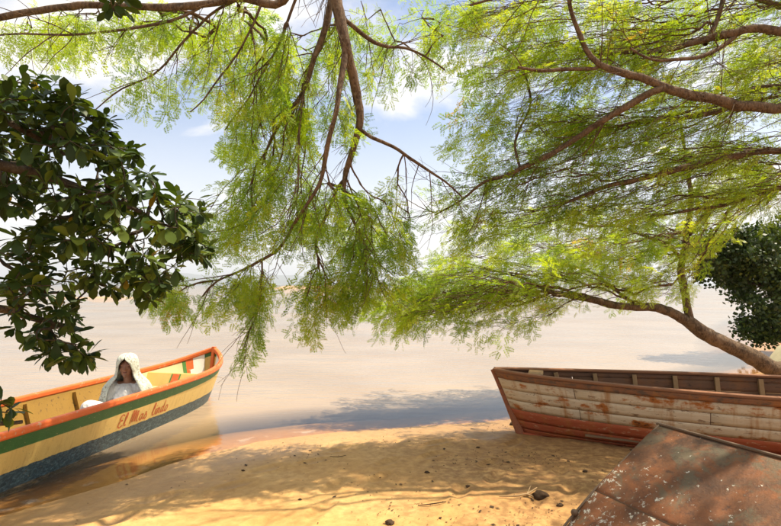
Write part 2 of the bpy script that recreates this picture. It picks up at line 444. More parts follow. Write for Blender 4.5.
FEET = []
_q = np.random.default_rng(31)
for (ax, ay), (bx, by) in (((-1.0, 3.0), (0.75, 5.5)), ((1.3, 5.2), (0.2, 3.2)), ((-1.9, 3.6), (-0.1, 5.3)), ((0.9, 3.3), (1.6, 4.6))):
    L_ = math.hypot(bx - ax, by - ay); an_ = math.atan2(by - ay, bx - ax); k_ = int(L_ / 0.36)
    for i_ in range(k_):
        f_ = i_ / k_; o_ = 0.08 if i_ % 2 else -0.08
        FEET.append((ax + (bx - ax) * f_ - math.sin(an_) * o_ + _q.normal(0, .03), ay + (by - ay) * f_ + math.cos(an_) * o_ + _q.normal(0, .03), an_ + _q.normal(0, .15)))

def ground_z(x, y):
    d = shore_dist(x, y)
    d = d + (vnoise(x, y, 1.4, 3) - 0.5) * 0.10 * np.clip(1.2 - np.abs(d) / 20, 0, 1)
    land = 0.55 * (1 - np.exp(-np.maximum(d, 0) * 0.075))
    dm = np.maximum(-d, 0)
    sea = -(0.045 * dm + 0.13 * dm * dm / (1 + 0.1 * dm))
    z = np.where(d >= 0, land, np.maximum(sea, -1.8 - 0.2 * vnoise(x, y, .2, 5)))
    near = np.clip(d / 0.8, 0.12, 1) * np.clip(1 - (np.hypot(x, y) - 14) / 10, 0, 1)
    lump = (vnoise(x, y, 3.1, 1) - .5) * 0.020 + (vnoise(x, y, 7.3, 2) - .5) * 0.014 + (vnoise(x, y, 17, 9) - .5) * 0.007
    right = np.clip((x + .4) / 1.4, 0.45, 1.5)
    dents = np.zeros(np.shape(x))
    for fx, fy, fa in FEET:
        ex, ey = x - fx, y - fy
        u = (ex * math.cos(fa) + ey * math.sin(fa)) / 0.135; v = (-ex * math.sin(fa) + ey * math.cos(fa)) / 0.055
        rr = u * u + v * v
        dents = dents - 0.020 * np.exp(-rr * rr * 0.9) + 0.009 * np.exp(-((np.sqrt(rr) - 1.45) / 0.35) ** 2)
    return z + lump * 0.75 * near * right + dents * np.clip((d - 0.15) / 0.3, 0, 1)

def axis(lo, hi, step, far_lo, far_hi, g=1.16):
    a = list(np.arange(lo, hi + 1e-6, step))
    s, v = step, hi
    while v < far_hi: s *= g; v += s; a.append(min(v, far_hi))
    s, v = step, lo
    while v > far_lo: s *= g; v -= s; a.insert(0, max(v, far_lo))
    return np.array(a)

def grid_mesh(name, xs, ys, zf):
    X, Y = np.meshgrid(xs, ys)
    Z = zf(X, Y)
    nx, ny = len(xs), len(ys)
    v = np.stack([X.ravel(), Y.ravel(), Z.ravel()], 1)
    i = np.arange(nx * ny).reshape(ny, nx)
    f = np.stack([i[:-1, :-1].ravel(), i[:-1, 1:].ravel(), i[1:, 1:].ravel(), i[1:, :-1].ravel()], 1)
    return np_mesh(name, v, f, True), X, Y

gm, _, _ = grid_mesh('ground', axis(-4.2, 4.6, 0.03, -9000, 9000, 1.2), axis(2.6, 7.6, 0.03, -300, 12000, 1.2), ground_z)
ground = tag(link('ground', gm, MT['sand']), 'orange sandy river beach sloping gently into the water', None, None, 'structure')
ground['category'] = 'ground'

wm, WX, WY = grid_mesh('water', axis(-7, 9, 0.06, -8900, 8900, 1.2), axis(2.5, 11, 0.05, -290, 11900, 1.2), lambda x, y: np.zeros_like(x))
pt_attr(wm, 'depth', np.clip(-ground_z(WX, WY), 0, 3).ravel())
water = tag(link('river_water', wm, MT['water']), 'pale brown muddy river water reaching to the horizon', None, None, 'structure')
water['category'] = 'water'

def mound(name, x0, x1, y0, y1, h, mat, seed, n=60, m=10, f=None):
    xs, ys = np.linspace(x0, x1, n), np.linspace(y0, y1, m)
    def zf(X, Y):
        a = np.sin(np.clip((X - x0) / (x1 - x0), 0, 1) * np.pi) ** 0.5
        b = np.sin(np.clip((Y - y0) / (y1 - y0), 0, 1) * np.pi) ** 0.6
        q = 0.35 + 0.65 * vnoise(X, Y * 0.3, 7.0 / (x1 - x0), seed) + 0.25 * vnoise(X, Y, 31.0 / (x1 - x0), seed + 1)
        return a * b * h * q - 0.5 * (1 - a * b) - 0.02
    me, _, _ = grid_mesh(name, xs, ys, zf)
    return tag(link(name, me, mat), None, None, None, 'structure')

mound('sand_bar', -46, -27, 62, 66, 0.22, MT['bank'], 3)
mound('sand_bar', -52, -12, 215, 240, 1.9, MT['bank'], 8)
mound('hills', -5200, -100, 6200, 8200, 170, MT['hill'], 21, 120, 14)
mound('hills', -1200, 5200, 7400, 9400, 120, MT['hill'], 33, 120, 14)

# ------------------------------------------------------------------ boats
def frame_xf(bow, direc):
    """local (s = metres aft of the bow, v = lateral to starboard, z) -> world; direc points bow-ward"""
    d = Vector((direc[0], direc[1])).normalized()
    r = Vector((d.y, -d.x))
    return lambda s, v, z: Vector((bow[0] - d.x * s + r.x * v, bow[1] - d.y * s + r.y * v, z))

def surf(bm, rows, cols, fn, uvfn=None, flip=False, mat_index=0):
    """grid of points fn(i, j) -> faces in bm"""
    vs = [[bm.verts.new(fn(i, j)) for j in range(cols)] for i in range(rows)]
    uvl = bm.loops.layers.uv.verify() if uvfn else None
    for i in range(rows - 1):
        for j in range(cols - 1):
            q = [(i, j), (i, j + 1), (i + 1, j + 1), (i + 1, j)]
            if flip: q.reverse()
            try: f = bm.faces.new([vs[a][b] for a, b in q])
            except ValueError: continue
            f.material_index = mat_index; f.smooth = True
            if uvfn:
                for l, (a, b) in zip(f.loops, q): l[uvl].uv = uvfn(a, b)
    return vs

def sweep(bm, pts, prof, up=Vector((0, 0, 1)), closed_ends=True):
    """sweep a closed 2-D profile [(side, up)] along points"""
    n, rings = len(pts), []
    for i, p in enumerate(pts):
        t = (pts[min(i + 1, n - 1)] - pts[max(i - 1, 0)]).normalized()
        sd_ = t.cross(up)
        sd_ = sd_.normalized() if sd_.length > 1e-6 else Vector((1, 0, 0))
        u = sd_.cross(t).normalized()
        pr = prof(i) if callable(prof) else prof
        rings.append([bm.verts.new(p + sd_ * a + u * b) for a, b in pr])
    k = len(rings[0])
    for a, b in zip(rings[:-1], rings[1:]):
        for j in range(k):
            bm.faces.new([a[j], a[(j + 1) % k], b[(j + 1) % k], b[j]])
    if closed_ends:
        bm.faces.new(rings[0][::-1]); bm.faces.new(rings[-1])

def rect(a, b): return [(-a / 2, -b / 2), (a / 2, -b / 2), (a / 2, b / 2), (-a / 2, b / 2)]
def rrect(a, b, r):
    o = []
    for cx, cy, st in ((a/2-r, b/2-r, 0), (-a/2+r, b/2-r, 90), (-a/2+r, -b/2+r, 180), (a/2-r, -b/2+r, 270)):
        for k in (0, 45, 90):
            an = math.radians(st + k); o.append((cx + r * math.cos(an), cy + r * math.sin(an)))
    return o

# ---- left boat --------------------------------------------------------------
LB_LEN = 6.3
lxf = frame_xf((-2.60, 7.68), (0.215, 0.977))
def lb_b(s):
    return 0.012 + 0.505 * (1 - math.exp(-max(s, 0) / 0.40)) ** 0.85 - 0.15 * (max(0, s - 3.0) / 3.3) ** 2
def lb_g(s): return 0.455 + 0.19 * math.exp(-s / 0.32) + 0.02 * max(0, (s - 4) / 2.3) ** 2
def lb_k(s): return -0.12 + 0.10 * math.exp(-s / 0.35)
def lb_pt(s, q, side, off=0.0):
    b, g, k = lb_b(s) - off, lb_g(s), lb_k(s) + off
    b = max(b, 0.002)
    qc = 0.74
    vb = 1 - math.exp(-s / 0.9)
    if q < qc:
        t = q / qc
        v = b * (1 - (0.30 + 0.35 * (1 - vb)) * t ** 1.25); z = g + (k + 0.055 - g) * t
    else:
        t = (q - qc) / (1 - qc)
        v = b * (1 - (0.30 + 0.35 * (1 - vb))) * (1 - t); z = k + 0.055 * (1 - t)
    rake = 0.17 * (q ** 1.3) * math.exp(-s / 0.5)
    return lxf(s + rake, v * side, z)

lb = tag(empty('wooden_boat', lxf(3.0, 0, 0)), 'long yellow wooden boat with orange rim and green stripe, lettered El Mas lindo', 'boat')
def lpar(o):
    o.parent = lb
    o.matrix_parent_inverse = Matrix.Translation(-lb.location)
    return o
NS = 64
ss = [LB_LEN * (i / (NS - 1)) ** 1.7 for i in range(NS)]
qs = [i / 18 for i in range(19)]
bm = bmesh.new()
for side in (1, -1):
    surf(bm, NS, 19, lambda i, j: lb_pt(ss[i], qs[j], side),
         lambda i, j: (ss[i], qs[j] / 0.74 * (lb_g(ss[i]) + 0.07)))
tv = [lb_pt(LB_LEN, q, 1) for q in qs] + [lb_pt(LB_LEN, q, -1) for q in reversed(qs[:-1])]
bm.faces.new([bm.verts.new(p) for p in tv])
bmesh.ops.remove_doubles(bm, verts=bm.verts, dist=0.0015)
hull = lpar(from_bm('hull', bm, MT['hull_left']))
# inside skin, ochre aft, cream near the bow
bm = bmesh.new()
for side in (1, -1):
    surf(bm, NS, 15, lambda i, j: lb_pt(max(ss[i], 0.07), qs[j] * 0.98, side, 0.022), mat_index=0)
for f in bm.faces:
    c = f.calc_center_median()
    s_ = (Vector((lxf(0, 0, 0).x, lxf(0, 0, 0).y)) - Vector((c.x, c.y))).length
    f.material_index = 3 if s_ < 0.30 else (1 if s_ < 0.37 else (2 if s_ < 0.45 else (4 if s_ < 1.12 else 0)))
bmesh.ops.remove_doubles(bm, verts=bm.verts, dist=0.0015)
lpar(from_bm('inner_skin', bm, [MT['ochre'], MT['orange'], MT['green_paint'], MT['white_paint'], MT['cream_paint']]))
for side in (1, -1):
    bm = bmesh.new()
    pts = [lb_pt(s, 0, side, 0.004) + Vector((0, 0, 0.012)) for s in ss]
    sweep(bm, pts, rrect(0.058, 0.062, 0.016))
    lpar(from_bm('gunwale', bm, MT['orange'], smooth=False))
bm = bmesh.new()
sweep(bm, [lb_pt(0.0, q, 1) + Vector((0, 0, 0.05 * (1 - q))) for q in qs], rrect(0.05, 0.07, 0.015), up=Vector((0.215, 0.977, 0)))
lpar(from_bm('stem_post', bm, MT['orange'], smooth=False))
# ribs
for s in (2.02, 2.62, 3.22, 3.82, 4.42, 5.02, 5.62):
    bm = bmesh.new()
    path = [lb_pt(s, q, 1, 0.045) for q in qs[1:18]] + [lb_pt(s, q, -1, 0.045) for q in reversed(qs[1:18])]
    sweep(bm, path, rect(0.045, 0.035), up=Vector((0.215, 0.977, 0)))
    lpar(from_bm('rib', bm, MT['ochre'], smooth=False))
# floor boards
for k in range(5):
    bm = bmesh.new()
    v0 = -0.28 + k * 0.14
    pts = [lxf(s, v0 * min(1, lb_b(s) / 0.52), 0.035) for s in np.linspace(1.0, 5.9, 24)]
    sweep(bm, pts, lambda i: rect(0.128 * min(1, lb_b(1.0 + 4.9 * i / 23) / 0.52), 0.02))
    lpar(from_bm('floor_board', bm, MT['floor_wood'], smooth=False))
# cross board near the bow with a painted orange block edged in green
def cross_board(s, z0, z1, th, mat, lean=0.05, name='cross_board'):
    bm = bmesh.new()
    def half(z):
        best = min(qs, key=lambda q: abs(lb_pt(s, q, 1).z - z))
        return (lb_pt(s, best, 1) - lxf(s, 0, lb_pt(s, best, 1).z)).length - 0.025
    pr = []
    for z, ds in ((z0, 0), (z1, lean)):
        h = half(z)
        pr.append([(s - ds, -h, z), (s - ds, h, z), (s - ds + th, h, z), (s - ds + th, -h, z)])
    vs = [[bm.verts.new(lxf(*p)) for p in r] for r in pr]
    for j in range(4):
        bm.faces.new([vs[0][j], vs[0][(j + 1) % 4], vs[1][(j + 1) % 4], vs[1][j]])
    bm.faces.new(vs[0]); bm.faces.new(vs[1])
    return lpar(from_bm(name, bm, mat, smooth=False))
cross_board(0.92, 0.29, 0.445, 0.035, MT['yellow_board'], 0.10)
def block(s, v0, v1, z0, z1, lean, mat, name):
    bm = bmesh.new()
    c = [(s + 0.037 + o, v, z, zz) for o in (0, 0.004) for v in (v0, v1) for z, zz in ((z0, 0), (z1, 1))]
    vs = [bm.verts.new(lxf(a - lean * ((z - 0.29) / 0.155), v, z)) for a, v, z, _ in c]
    for q in ((0, 1, 3, 2), (4, 6, 7, 5), (0, 4, 5, 1), (2, 3, 7, 6), (0, 2, 6, 4), (1, 5, 7, 3)):
        bm.faces.new([vs[i] for i in q])
    return lpar(from_bm(name, bm, mat, smooth=False))
block(0.92, -0.055, 0.045, 0.30, 0.440, 0.10, MT['orange'], 'painted_block')
block(0.92, -0.072, -0.056, 0.30, 0.440, 0.10, MT['green_paint'], 'painted_edge')
block(0.92, 0.046, 0.062, 0.30, 0.440, 0.10, MT['green_paint'], 'painted_edge')
# thwart aft of the passenger, with an upright knee
for s in (3.25, 4.75):
    bm = bmesh.new()
    h = lb_b(s) - 0.05
    sweep(bm, [lxf(s, v, 0.26) for v in np.linspace(-h * 0.9, h * 0.93, 6)], rrect(0.24, 0.035, 0.008))
    lpar(from_bm('thwart', bm, MT['ochre'], smooth=False))
# lettering
GLY = {
 'E': (0.62, [[(.55, .86), (.34, 1.0), (.12, .84), (.2, .60), (.42, .54), (.14, .46), (.04, .2), (.24, 0), (.56, .14)]]),
 'l': (0.36, [[(0, .2), (.2, .62), (.24, .98), (.13, .98), (.1, .4), (.14, .04), (.32, .08)]]),
 'M': (1.0, [[(0, .02), (.06, .62), (.1, 1.0), (.22, .92), (.27, .08), (.34, .78), (.47, .96), (.54, .08), (.62, .74), (.76, .86), (.8, .1), (.92, .06)]]),
 'a': (0.56, [[(.40, .44), (.2, .5), (.04, .25), (.18, 0), (.36, .18), (.42, .5), (.41, .1), (.54, .06)]]),
 's': (0.46, [[(0, .06), (.2, .54), (.14, .5), (.34, .22), (.24, .0), (.04, .06)]]),
 'i': (0.26, [[(0, .2), (.12, .5), (.11, .05), (.24, .06)], [(.13, .70), (.16, .76)]]),
 'n': (0.48, [[(0, .45), (.06, .5), (.07, 0), (.12, .36), (.26, .5), (.33, .36), (.32, .05), (.46, .08)]]),
 'd': (0.56, [[(.36, .42), (.2, .5), (.04, .25), (.18, 0), (.36, .2)], [(.44, 1.0), (.39, .4), (.39, .06), (.54, .06)]]),
 'o': (0.46, [[(.22, .5), (.06, .32), (.1, .04), (.28, 0), (.40, .22), (.34, .46), (.22, .5)]]),
 ' ': (0.30, []),
}
def smooth2(pts, k=5):
    o, n = [], len(pts)
    for i in range(n - 1):
        p0, p1, p2, p3 = pts[max(i - 1, 0)], pts[i], pts[i + 1], pts[min(i + 2, n - 1)]
        for j in range(k):
            t = j / k
            o.append(tuple(0.5 * (2 * b + (c - a) * t + (2 * a - 5 * b + 4 * c - d) * t * t + (3 * b - a - 3 * c + d) * t ** 3)
                           for a, b, c, d in zip(p0, p1, p2, p3)))
    o.append(tuple(pts[-1]))
    return o
def hull_text(p):
    # p = (metres along from text start towards the bow, metres up from baseline)
    s = 2.46 - p[0]
    q = (0.272 - p[1] * 0.98) / (lb_g(s) + 0.07) * 0.74
    a = lb_pt(s, q, 1)
    n = (lb_pt(s, q + 0.01, 1) - a).cross(lb_pt(s - 0.01, q, 1) - a).normalized()
    if n.x < 0: n = -n
    return a + n * 0.004
def words(name, text, x):
    bm = bmesh.new(); H = 0.132
    for ch in text:
        wd, strokes = GLY[ch]
        hh = H
        for st in strokes:
            pp = smooth2(st)
            for i, p in enumerate(pp):
                a = pp[max(i - 1, 0)]; b = pp[min(i + 1, len(pp) - 1)]
                tx, ty = b[0] - a[0], b[1] - a[1]
                L_ = math.hypot(tx, ty) or 1
                wv = 0.0064
                cx, cy = x + p[0] * hh * 0.93, p[1] * hh
                lft = hull_text((cx - ty / L_ * wv, cy + tx / L_ * wv)); rgt = hull_text((cx + ty / L_ * wv, cy - tx / L_ * wv))
                v = (bm.verts.new(lft), bm.verts.new(rgt))
                if i: bm.faces.new([pv[0], pv[1], v[1], v[0]])
                pv = v
        x += wd * hh * 1.0
    lpar(from_bm(name, bm, MT['red_letter']))
    return x
x_ = words('lettering', 'El', 0.0)
x_ = words('lettering', 'Mas', x_ + 0.05)
words('lettering', 'lindo', x_ + 0.07)

# ---- right boat -------------------------------------------------------------
RB_LEN = 5.4
rxf = frame_xf((1.13, 5.66), (-0.95, 0.312))
def rb_b(s):
    if s <= 3.0: return 0.60 * math.sin(math.pi / 2 * s / 3.0) ** 0.72 + 0.03
    return 0.62 - 0.14 * ((s - 3.0) / 2.4) ** 2
def rb_g(s): return 0.645 + 0.035 * math.exp(-s / 0.7) + 0.03 * max(0, (s - 3) / 2.4) ** 2
def rb_k(s): return -0.005 + 0.03 * math.exp(-s / 0.5)
def rb_pt(s, q, side, off=0.0):
    b, g, k = max(rb_b(s) - off, 0.008), rb_g(s), rb_k(s) + off * 0.9
    fine = math.exp(-s / 0.7)
    th = q * math.pi / 2
    v = b * max(math.cos(th), 0) ** (0.62 + 1.0 * fine) * (1 - 0.10 * q)
    z = g - (g - k) * (math.sin(th) ** (1.12 - 0.1 * fine))
    rake = 0.27 * (((g - z) / (g - k)) ** 0.95) * math.exp(-s / 0.8)
    return rxf(s + rake, v * side, z)
def rb_girth(s, q):
    a, tot = rb_pt(s, 0, 1), 0
    for i in range(1, 9):
        b = rb_pt(s, q * i / 8, 1); tot += (b - a).length; a = b
    return tot

rb = tag(empty('wooden_boat', rxf(2.6, 0, 0)), 'old planked boat with peeling cream sides and red bottom, hauled out on the sand', 'boat')
def rpar(o):
    o.parent = rb
    o.matrix_parent_inverse = Matrix.Translation(-rb.location)
    return o
def plank(s0, s1, q0, q1, side, mat, n=22, proud=0.0):
    bm = bmesh.new()
    uvl = bm.loops.layers.uv.verify()
    st = [s0 + (s1 - s0) * i / (n - 1) for i in range(n)]
    qq = [q0 + (q1 - q0) * j / 3 for j in range(4)]
    O = [[bm.verts.new(rb_pt(s, q, side, -proud)) for q in qq] for s in st]
    I = [[bm.verts.new(rb_pt(s, q, side, 0.022)) for q in qq] for s in st]
    def face(vs, uvs, mi):
        try: f = bm.faces.new(vs)
        except ValueError: return
        f.material_index = mi; f.smooth = True
        for l, u in zip(f.loops, uvs): l[uvl].uv = u
    off = random.random() * 3 * 0
    U = lambda i, j: (st[i] + off, qq[j] * 1.05)
    for i in range(n - 1):
        for j in range(3):
            k = [(i, j), (i, j + 1), (i + 1, j + 1), (i + 1, j)]
            face([O[a][b] for a, b in k], [U(a, b) for a, b in k], 0)
            face([I[a][b] for a, b in reversed(k)], [U(a, b) for a, b in reversed(k)], 1)
        for j in (0, 3):
            face([O[i][j], O[i + 1][j], I[i + 1][j], I[i][j]], [U(i, j), U(i + 1, j), U(i + 1, j), U(i, j)], 1)
    for i in (0, n - 1):
        for j in range(3):
            face([O[i][j], O[i][j + 1], I[i][j + 1], I[i][j]], [U(i, j), U(i, j + 1), U(i, j + 1), U(i, j)], 1)
    return rpar(from_bm('plank', bm, [mat, MT['plank_inner']], smooth=False))
QS = [0.0, 0.07, 0.18, 0.295, 0.405, 0.555, 0.71, 0.855, 0.985]
butts = [[3.1], [0.78, 3.3], [1.9, 4.2], [0.80, 2.75], [1.5, 3.9], [2.3], [1.2, 3.6], [2.6]]
for side in (-1, 1):
    for k in range(8):
        mat = MT['plank_wale'] if k == 0 else (MT['plank_cream'] if k < 4 else MT['plank_red'])
        cuts = [0.0] + butts[k] + [RB_LEN]
        for a, b in zip(cuts[:-1], cuts[1:]):
            ga = 0.0 if a == 0 else 0.003
            plank(a + ga, b - 0.003, QS[k] + 0.0009, QS[k + 1] - 0.0012, side, mat, max(6, int((b - a) / 0.14)), proud=0.014 if k == 0 else random.uniform(0, 0.004))
# capping rails
for side in (-1, 1):
    bm = bmesh.new()
    pts = [rb_pt(s, 0, side, 0.012) + Vector((0, 0, 0.014)) for s in np.linspace(0.0, RB_LEN, 44)]
    sweep(bm, pts, rrect(0.075, 0.026, 0.008))
    rpar(from_bm('gunwale', bm, MT['plank_wale'], smooth=False))
# stem post
bm = bmesh.new()
sweep(bm, [rb_pt(0.0, q, 1) + Vector((-0.012, 0.004, 0.012 * (1 - q))) for q in np.linspace(0, 1, 14)], rrect(0.085, 0.085, 0.03), up=Vector((0, 1, 0)))
rpar(from_bm('stem_post', bm, MT['stem_rust'], smooth=False))
bm = bmesh.new()
sweep(bm, [rb_pt(s, 1, 1) + Vector((0, 0, -0.005)) for s in np.linspace(0.02, RB_LEN, 24)], rrect(0.06, 0.06, 0.01))
rpar(from_bm('keel', bm, MT['plank_red'], smooth=False))
# transom
bm = bmesh.new()
tq = [i / 12 for i in range(13)]
loop = [rb_pt(RB_LEN, q, 1, 0.005) for q in tq] + [rb_pt(RB_LEN, q, -1, 0.005) for q in reversed(tq[:-1])]
va = [bm.verts.new(p) for p in loop]
vb_ = [bm.verts.new(p + Vector((0.95, -0.312, 0)) * 0.03) for p in loop]
bm.faces.new(va); bm.faces.new(vb_[::-1])
for i in range(len(va)): bm.faces.new([va[i], va[(i + 1) % len(va)], vb_[(i + 1) % len(va)], vb_[i]])
rpar(from_bm('transom', bm, MT['plank_cream'], smooth=False))
# ribs
for i in range(12):
    s = 0.62 + i * 0.40
    bm = bmesh.new()
    path = [rb_pt(s, q, 1, 0.045) - Vector((0, 0, 0.012 if q < .01 else 0)) for q in np.linspace(0.0, 0.97, 16)] + [rb_pt(s, q, -1, 0.045) - Vector((0, 0, 0.012 if q < .01 else 0)) for q in np.linspace(0.97, 0.0, 16)]
    wdt = 0.055 + random.uniform(-.008, .01)
    sweep(bm, path, rect(wdt, 0.042), up=Vector((-0.95, 0.312, 0)))
    rpar(from_bm('rib', bm, MT['rib_wood'], smooth=False))
for k in range(5):
    bm = bmesh.new()
    v0 = -0.30 + k * 0.15
    pts = [rxf(s, v0 * min(1, rb_b(s) / 0.6), 0.125) for s in np.linspace(0.9, 5.2, 20)]
    sweep(bm, pts, lambda i: rect(0.13 * min(1, rb_b(0.9 + 4.3 * i / 19) / 0.6), 0.02))
    rpar(from_bm('floor_board', bm, MT['floor_wood'], smooth=False))
# bow breasthook block and a thwart far aft
bm = bmesh.new()
sweep(bm, [rxf(0.42, v, rb_g(0.4) - 0.005) for v in np.linspace(-0.15, 0.15, 4)], rrect(0.15, 0.045, 0.01))
rpar(from_bm('breasthook', bm, MT['rib_wood'], smooth=False))
bm = bmesh.new()
sweep(bm, [rxf(3.75, v, 0.46) for v in np.linspace(-0.53, 0.53, 6)], rrect(0.24, 0.04, 0.01))
rpar(from_bm('thwart', bm, MT['floor_wood'], smooth=False))

# ---- overturned rusty hull --------------------------------------------------
A0 = Vector((1.70, 3.32, 0.715))
dk = Vector((0.42, -0.907, 0)).normalized()
lf = Vector((-0.907, -0.42, 0)).normalized()
oh = tag(empty('overturned_boat', (A0.x, A0.y, 0.05)), 'rusty overturned metal hull flecked with white paint, close on the sand', 'boat')
def opar(o):
    o.parent = oh
    o.matrix_parent_inverse = Matrix.Translation(-oh.location)
    return o
def oh_pt(t, wv, z):
    tp = 1 - 0.25 * max(0, (t - 1.6) / 1.6) ** 2
    return A0 + dk * t + lf * (wv * tp) + Vector((0, 0, z - A0.z))
def plate(name, w0, z0, w1, z1, paint, side, seed, bow=0.0):
    NT, NW = 70, 26
    t0 = np.linspace(0, 3.0, NT); ww = np.linspace(0, 1, NW)
    V = []; AT = []
    for t in t0:
        for f in ww:
            wv = w0 + (w1 - w0) * f; z = z0 + (z1 - z0) * f + bow * math.sin(f * math.pi)
            dent = (vnoise(np.array(t), np.array(f * abs(w1 - w0)), 3.2, seed) - .5) * 0.05 * math.sin(math.pi * f) + (vnoise(np.array(t), np.array(f), 9, seed + 1) - .5) * 0.008 * math.sin(math.pi * f)
            p = oh_pt(t - 0.05 * max(0, wv) * 0, wv * side, z + float(dent))
            V.append(p); AT.append(paint if paint > 0.5 else paint + 0.45 * max(0.0, (f - 0.5) / 0.5) * max(0.0, 1 - t / 1.2))
    i = np.arange(NT * NW).reshape(NT, NW)
    F = np.stack([i[:-1, :-1].ravel(), i[:-1, 1:].ravel(), i[1:, 1:].ravel(), i[1:, :-1].ravel()], 1)
    me = np_mesh(name, np.array([tuple(v) for v in V]), F, True)
    pt_attr(me, 'paint', np.array(AT))
    o = link(name, me, MT['rust'])
    sm = o.modifiers.new('thick', 'SOLIDIFY'); sm.thickness = 0.006; sm.offset = 0
    return opar(o)
plate('bottom_plate', 0.0, 0.715, 0.56, 0.405, 0.30, 1, 4, 0.012)
plate('bottom_plate', 0.0, 0.715, 0.56, 0.405, 0.22, -1, 5, 0.012)
plate('side_plate', 0.562, 0.402, 1.10, 0.03, 0.80, 1, 6)
plate('side_plate', 0.562, 0.402, 1.10, 0.03, 0.95, -1, 7)
bm = bmesh.new()
sweep(bm, [oh_pt(t, 0, 0.722) for t in np.linspace(-0.02, 3.0, 30)], rrect(0.022, 0.016, 0.006))
opar(from_bm('keel', bm, MT['rust_dark'], smooth=False))
for side in (1, -1):
    bm = bmesh.new()
    pts = [oh_pt(0.0, side * a, z) for a, z in [(0, .72), (.14, .645), (.28, .568), (.42, .488), (.56, .408), (.70, .313), (.83, .22), (.97, .122), (1.10, .03)]]
    sweep(bm, pts, [(0.007 * math.cos(a), 0.007 * math.sin(a)) for a in np.linspace(0, 2 * math.pi, 9)[:-1]], up=dk)
    opar(from_bm('rim', bm, MT['rust_dark']))
    bm = bmesh.new()
    sweep(bm, [oh_pt(t, side * 0.562, 0.405) for t in np.linspace(0, 3.0, 30)], [(0.003 * math.cos(a), 0.003 * math.sin(a)) for a in np.linspace(0, 2 * math.pi, 7)[:-1]])
    opar(from_bm('chine_seam', bm, MT['rust_dark']))
bm = bmesh.new()
tl = [(0, .70), (.55, .40), (1.09, .03), (-1.09, .03), (-.55, .40)]
va = [bm.verts.new(oh_pt(0.03, a, z)) for a, z in tl]; vb_ = [bm.verts.new(oh_pt(0.045, a, z)) for a, z in tl]
bm.faces.new(va); bm.faces.new(vb_[::-1])
for i in range(5): bm.faces.new([va[i], va[(i + 1) % 5], vb_[(i + 1) % 5], vb_[i]])
opar(from_bm('transom', bm, MT['rust_dark'], smooth=False))
bm = bmesh.new()
bmesh.ops.create_icosphere(bm, subdivisions=2, radius=0.02, matrix=Matrix.Translation(oh_pt(0.0, 0.72, 0.305)))
opar(from_bm('knob', bm, MT['rust_dark']))

# ------------------------------------------------------------------ trees
def catmull(pts, rad, step):
    """list of Vector + radii -> resampled arrays"""
    out, ro, n = [], [], len(pts)
    for i in range(n - 1):
        p0, p1, p2, p3 = pts[max(i - 1, 0)], pts[i], pts[i + 1], pts[min(i + 2, n - 1)]
        k = max(2, int((p2 - p1).length / step))
        for j in range(k):
            t = j / k
            out.append(0.5 * (2 * p1 + (p2 - p0) * t + (2 * p0 - 5 * p1 + 4 * p2 - p3) * t * t + (3 * p1 - p0 - 3 * p2 + p3) * t ** 3))
            ro.append(rad[i] + (rad[i + 1] - rad[i]) * t)
    out.append(pts[-1]); ro.append(rad[-1])
    return np.array([tuple(p) for p in out]), np.array(ro)

def tubes(paths, sides):
    """paths: list of (pts (n,3), radii (n)) -> verts, faces of joined tubes"""
    V, F, base = [], [], 0
    ang = np.linspace(0, 2 * np.pi, sides, endpoint=False)
    ca, sa = np.cos(ang), np.sin(ang)
    for p, r in paths:
        n = len(p)
        t = np.gradient(p, axis=0)
        t /= np.linalg.norm(t, axis=1, keepdims=True) + 1e-9
        ref = np.array([0.31, 0.22, 0.92]) if abs(t[:, 2]).mean() < 0.8 else np.array([0.95, 0.2, 0.1])
        s = np.cross(t, ref); s /= np.linalg.norm(s, axis=1, keepdims=True) + 1e-9
        u = np.cross(s, t)
        ring = p[:, None, :] + r[:, None, None] * (s[:, None, :] * ca[None, :, None] + u[:, None, :] * sa[None, :, None])
        V.append(ring.reshape(-1, 3))
        i = base + np.arange(n * sides).reshape(n, sides)
        j = np.roll(i, -1, 1)
        F.append(np.stack([i[:-1].ravel(), j[:-1].ravel(), j[1:].ravel(), i[1:].ravel()], 1))
        base += n * sides
    return np.concatenate(V), np.concatenate(F)

def knobbly(p, r, seed):
    q = np.random.default_rng(seed)
    k = len(p)
    w_ = np.convolve(q.normal(0, 1, k + 8), np.ones(5) / 5, 'same')[4:-4]
    off = np.stack([np.convolve(q.normal(0, 1, k + 8), np.ones(5) / 5, 'same')[4:-4] for _ in range(3)], 1)
    env = np.clip(np.minimum(np.arange(k), np.arange(k)[::-1]) / 6, 0, 1)
    slow = np.stack([np.convolve(q.normal(0, 1, k + 40), np.hanning(13) / 2.6, 'same')[20:-20] for _ in range(3)], 1)
    return p + off * (r * 0.35 * env)[:, None] + slow * (0.022 * env)[:, None], r * (1 + 0.16 * w_ * env)

def rot_to(dirs, rolls):
    """rotation matrices taking local +X to dirs, rolled"""
    d = dirs / (np.linalg.norm(dirs, axis=1, keepdims=True) + 1e-9)
    up = np.tile(np.array([0, 0, 1.0]), (len(d), 1))
    bad = np.abs(d[:, 2]) > 0.97
    up[bad] = (1, 0, 0)
    s = np.cross(up, d); s /= np.linalg.norm(s, axis=1, keepdims=True)
    u = np.cross(d, s)
    c, sn = np.cos(rolls)[:, None], np.sin(rolls)[:, None]
    s2, u2 = s * c + u * sn, -s * sn + u * c
    return np.stack([d, s2, u2], 2)      # columns

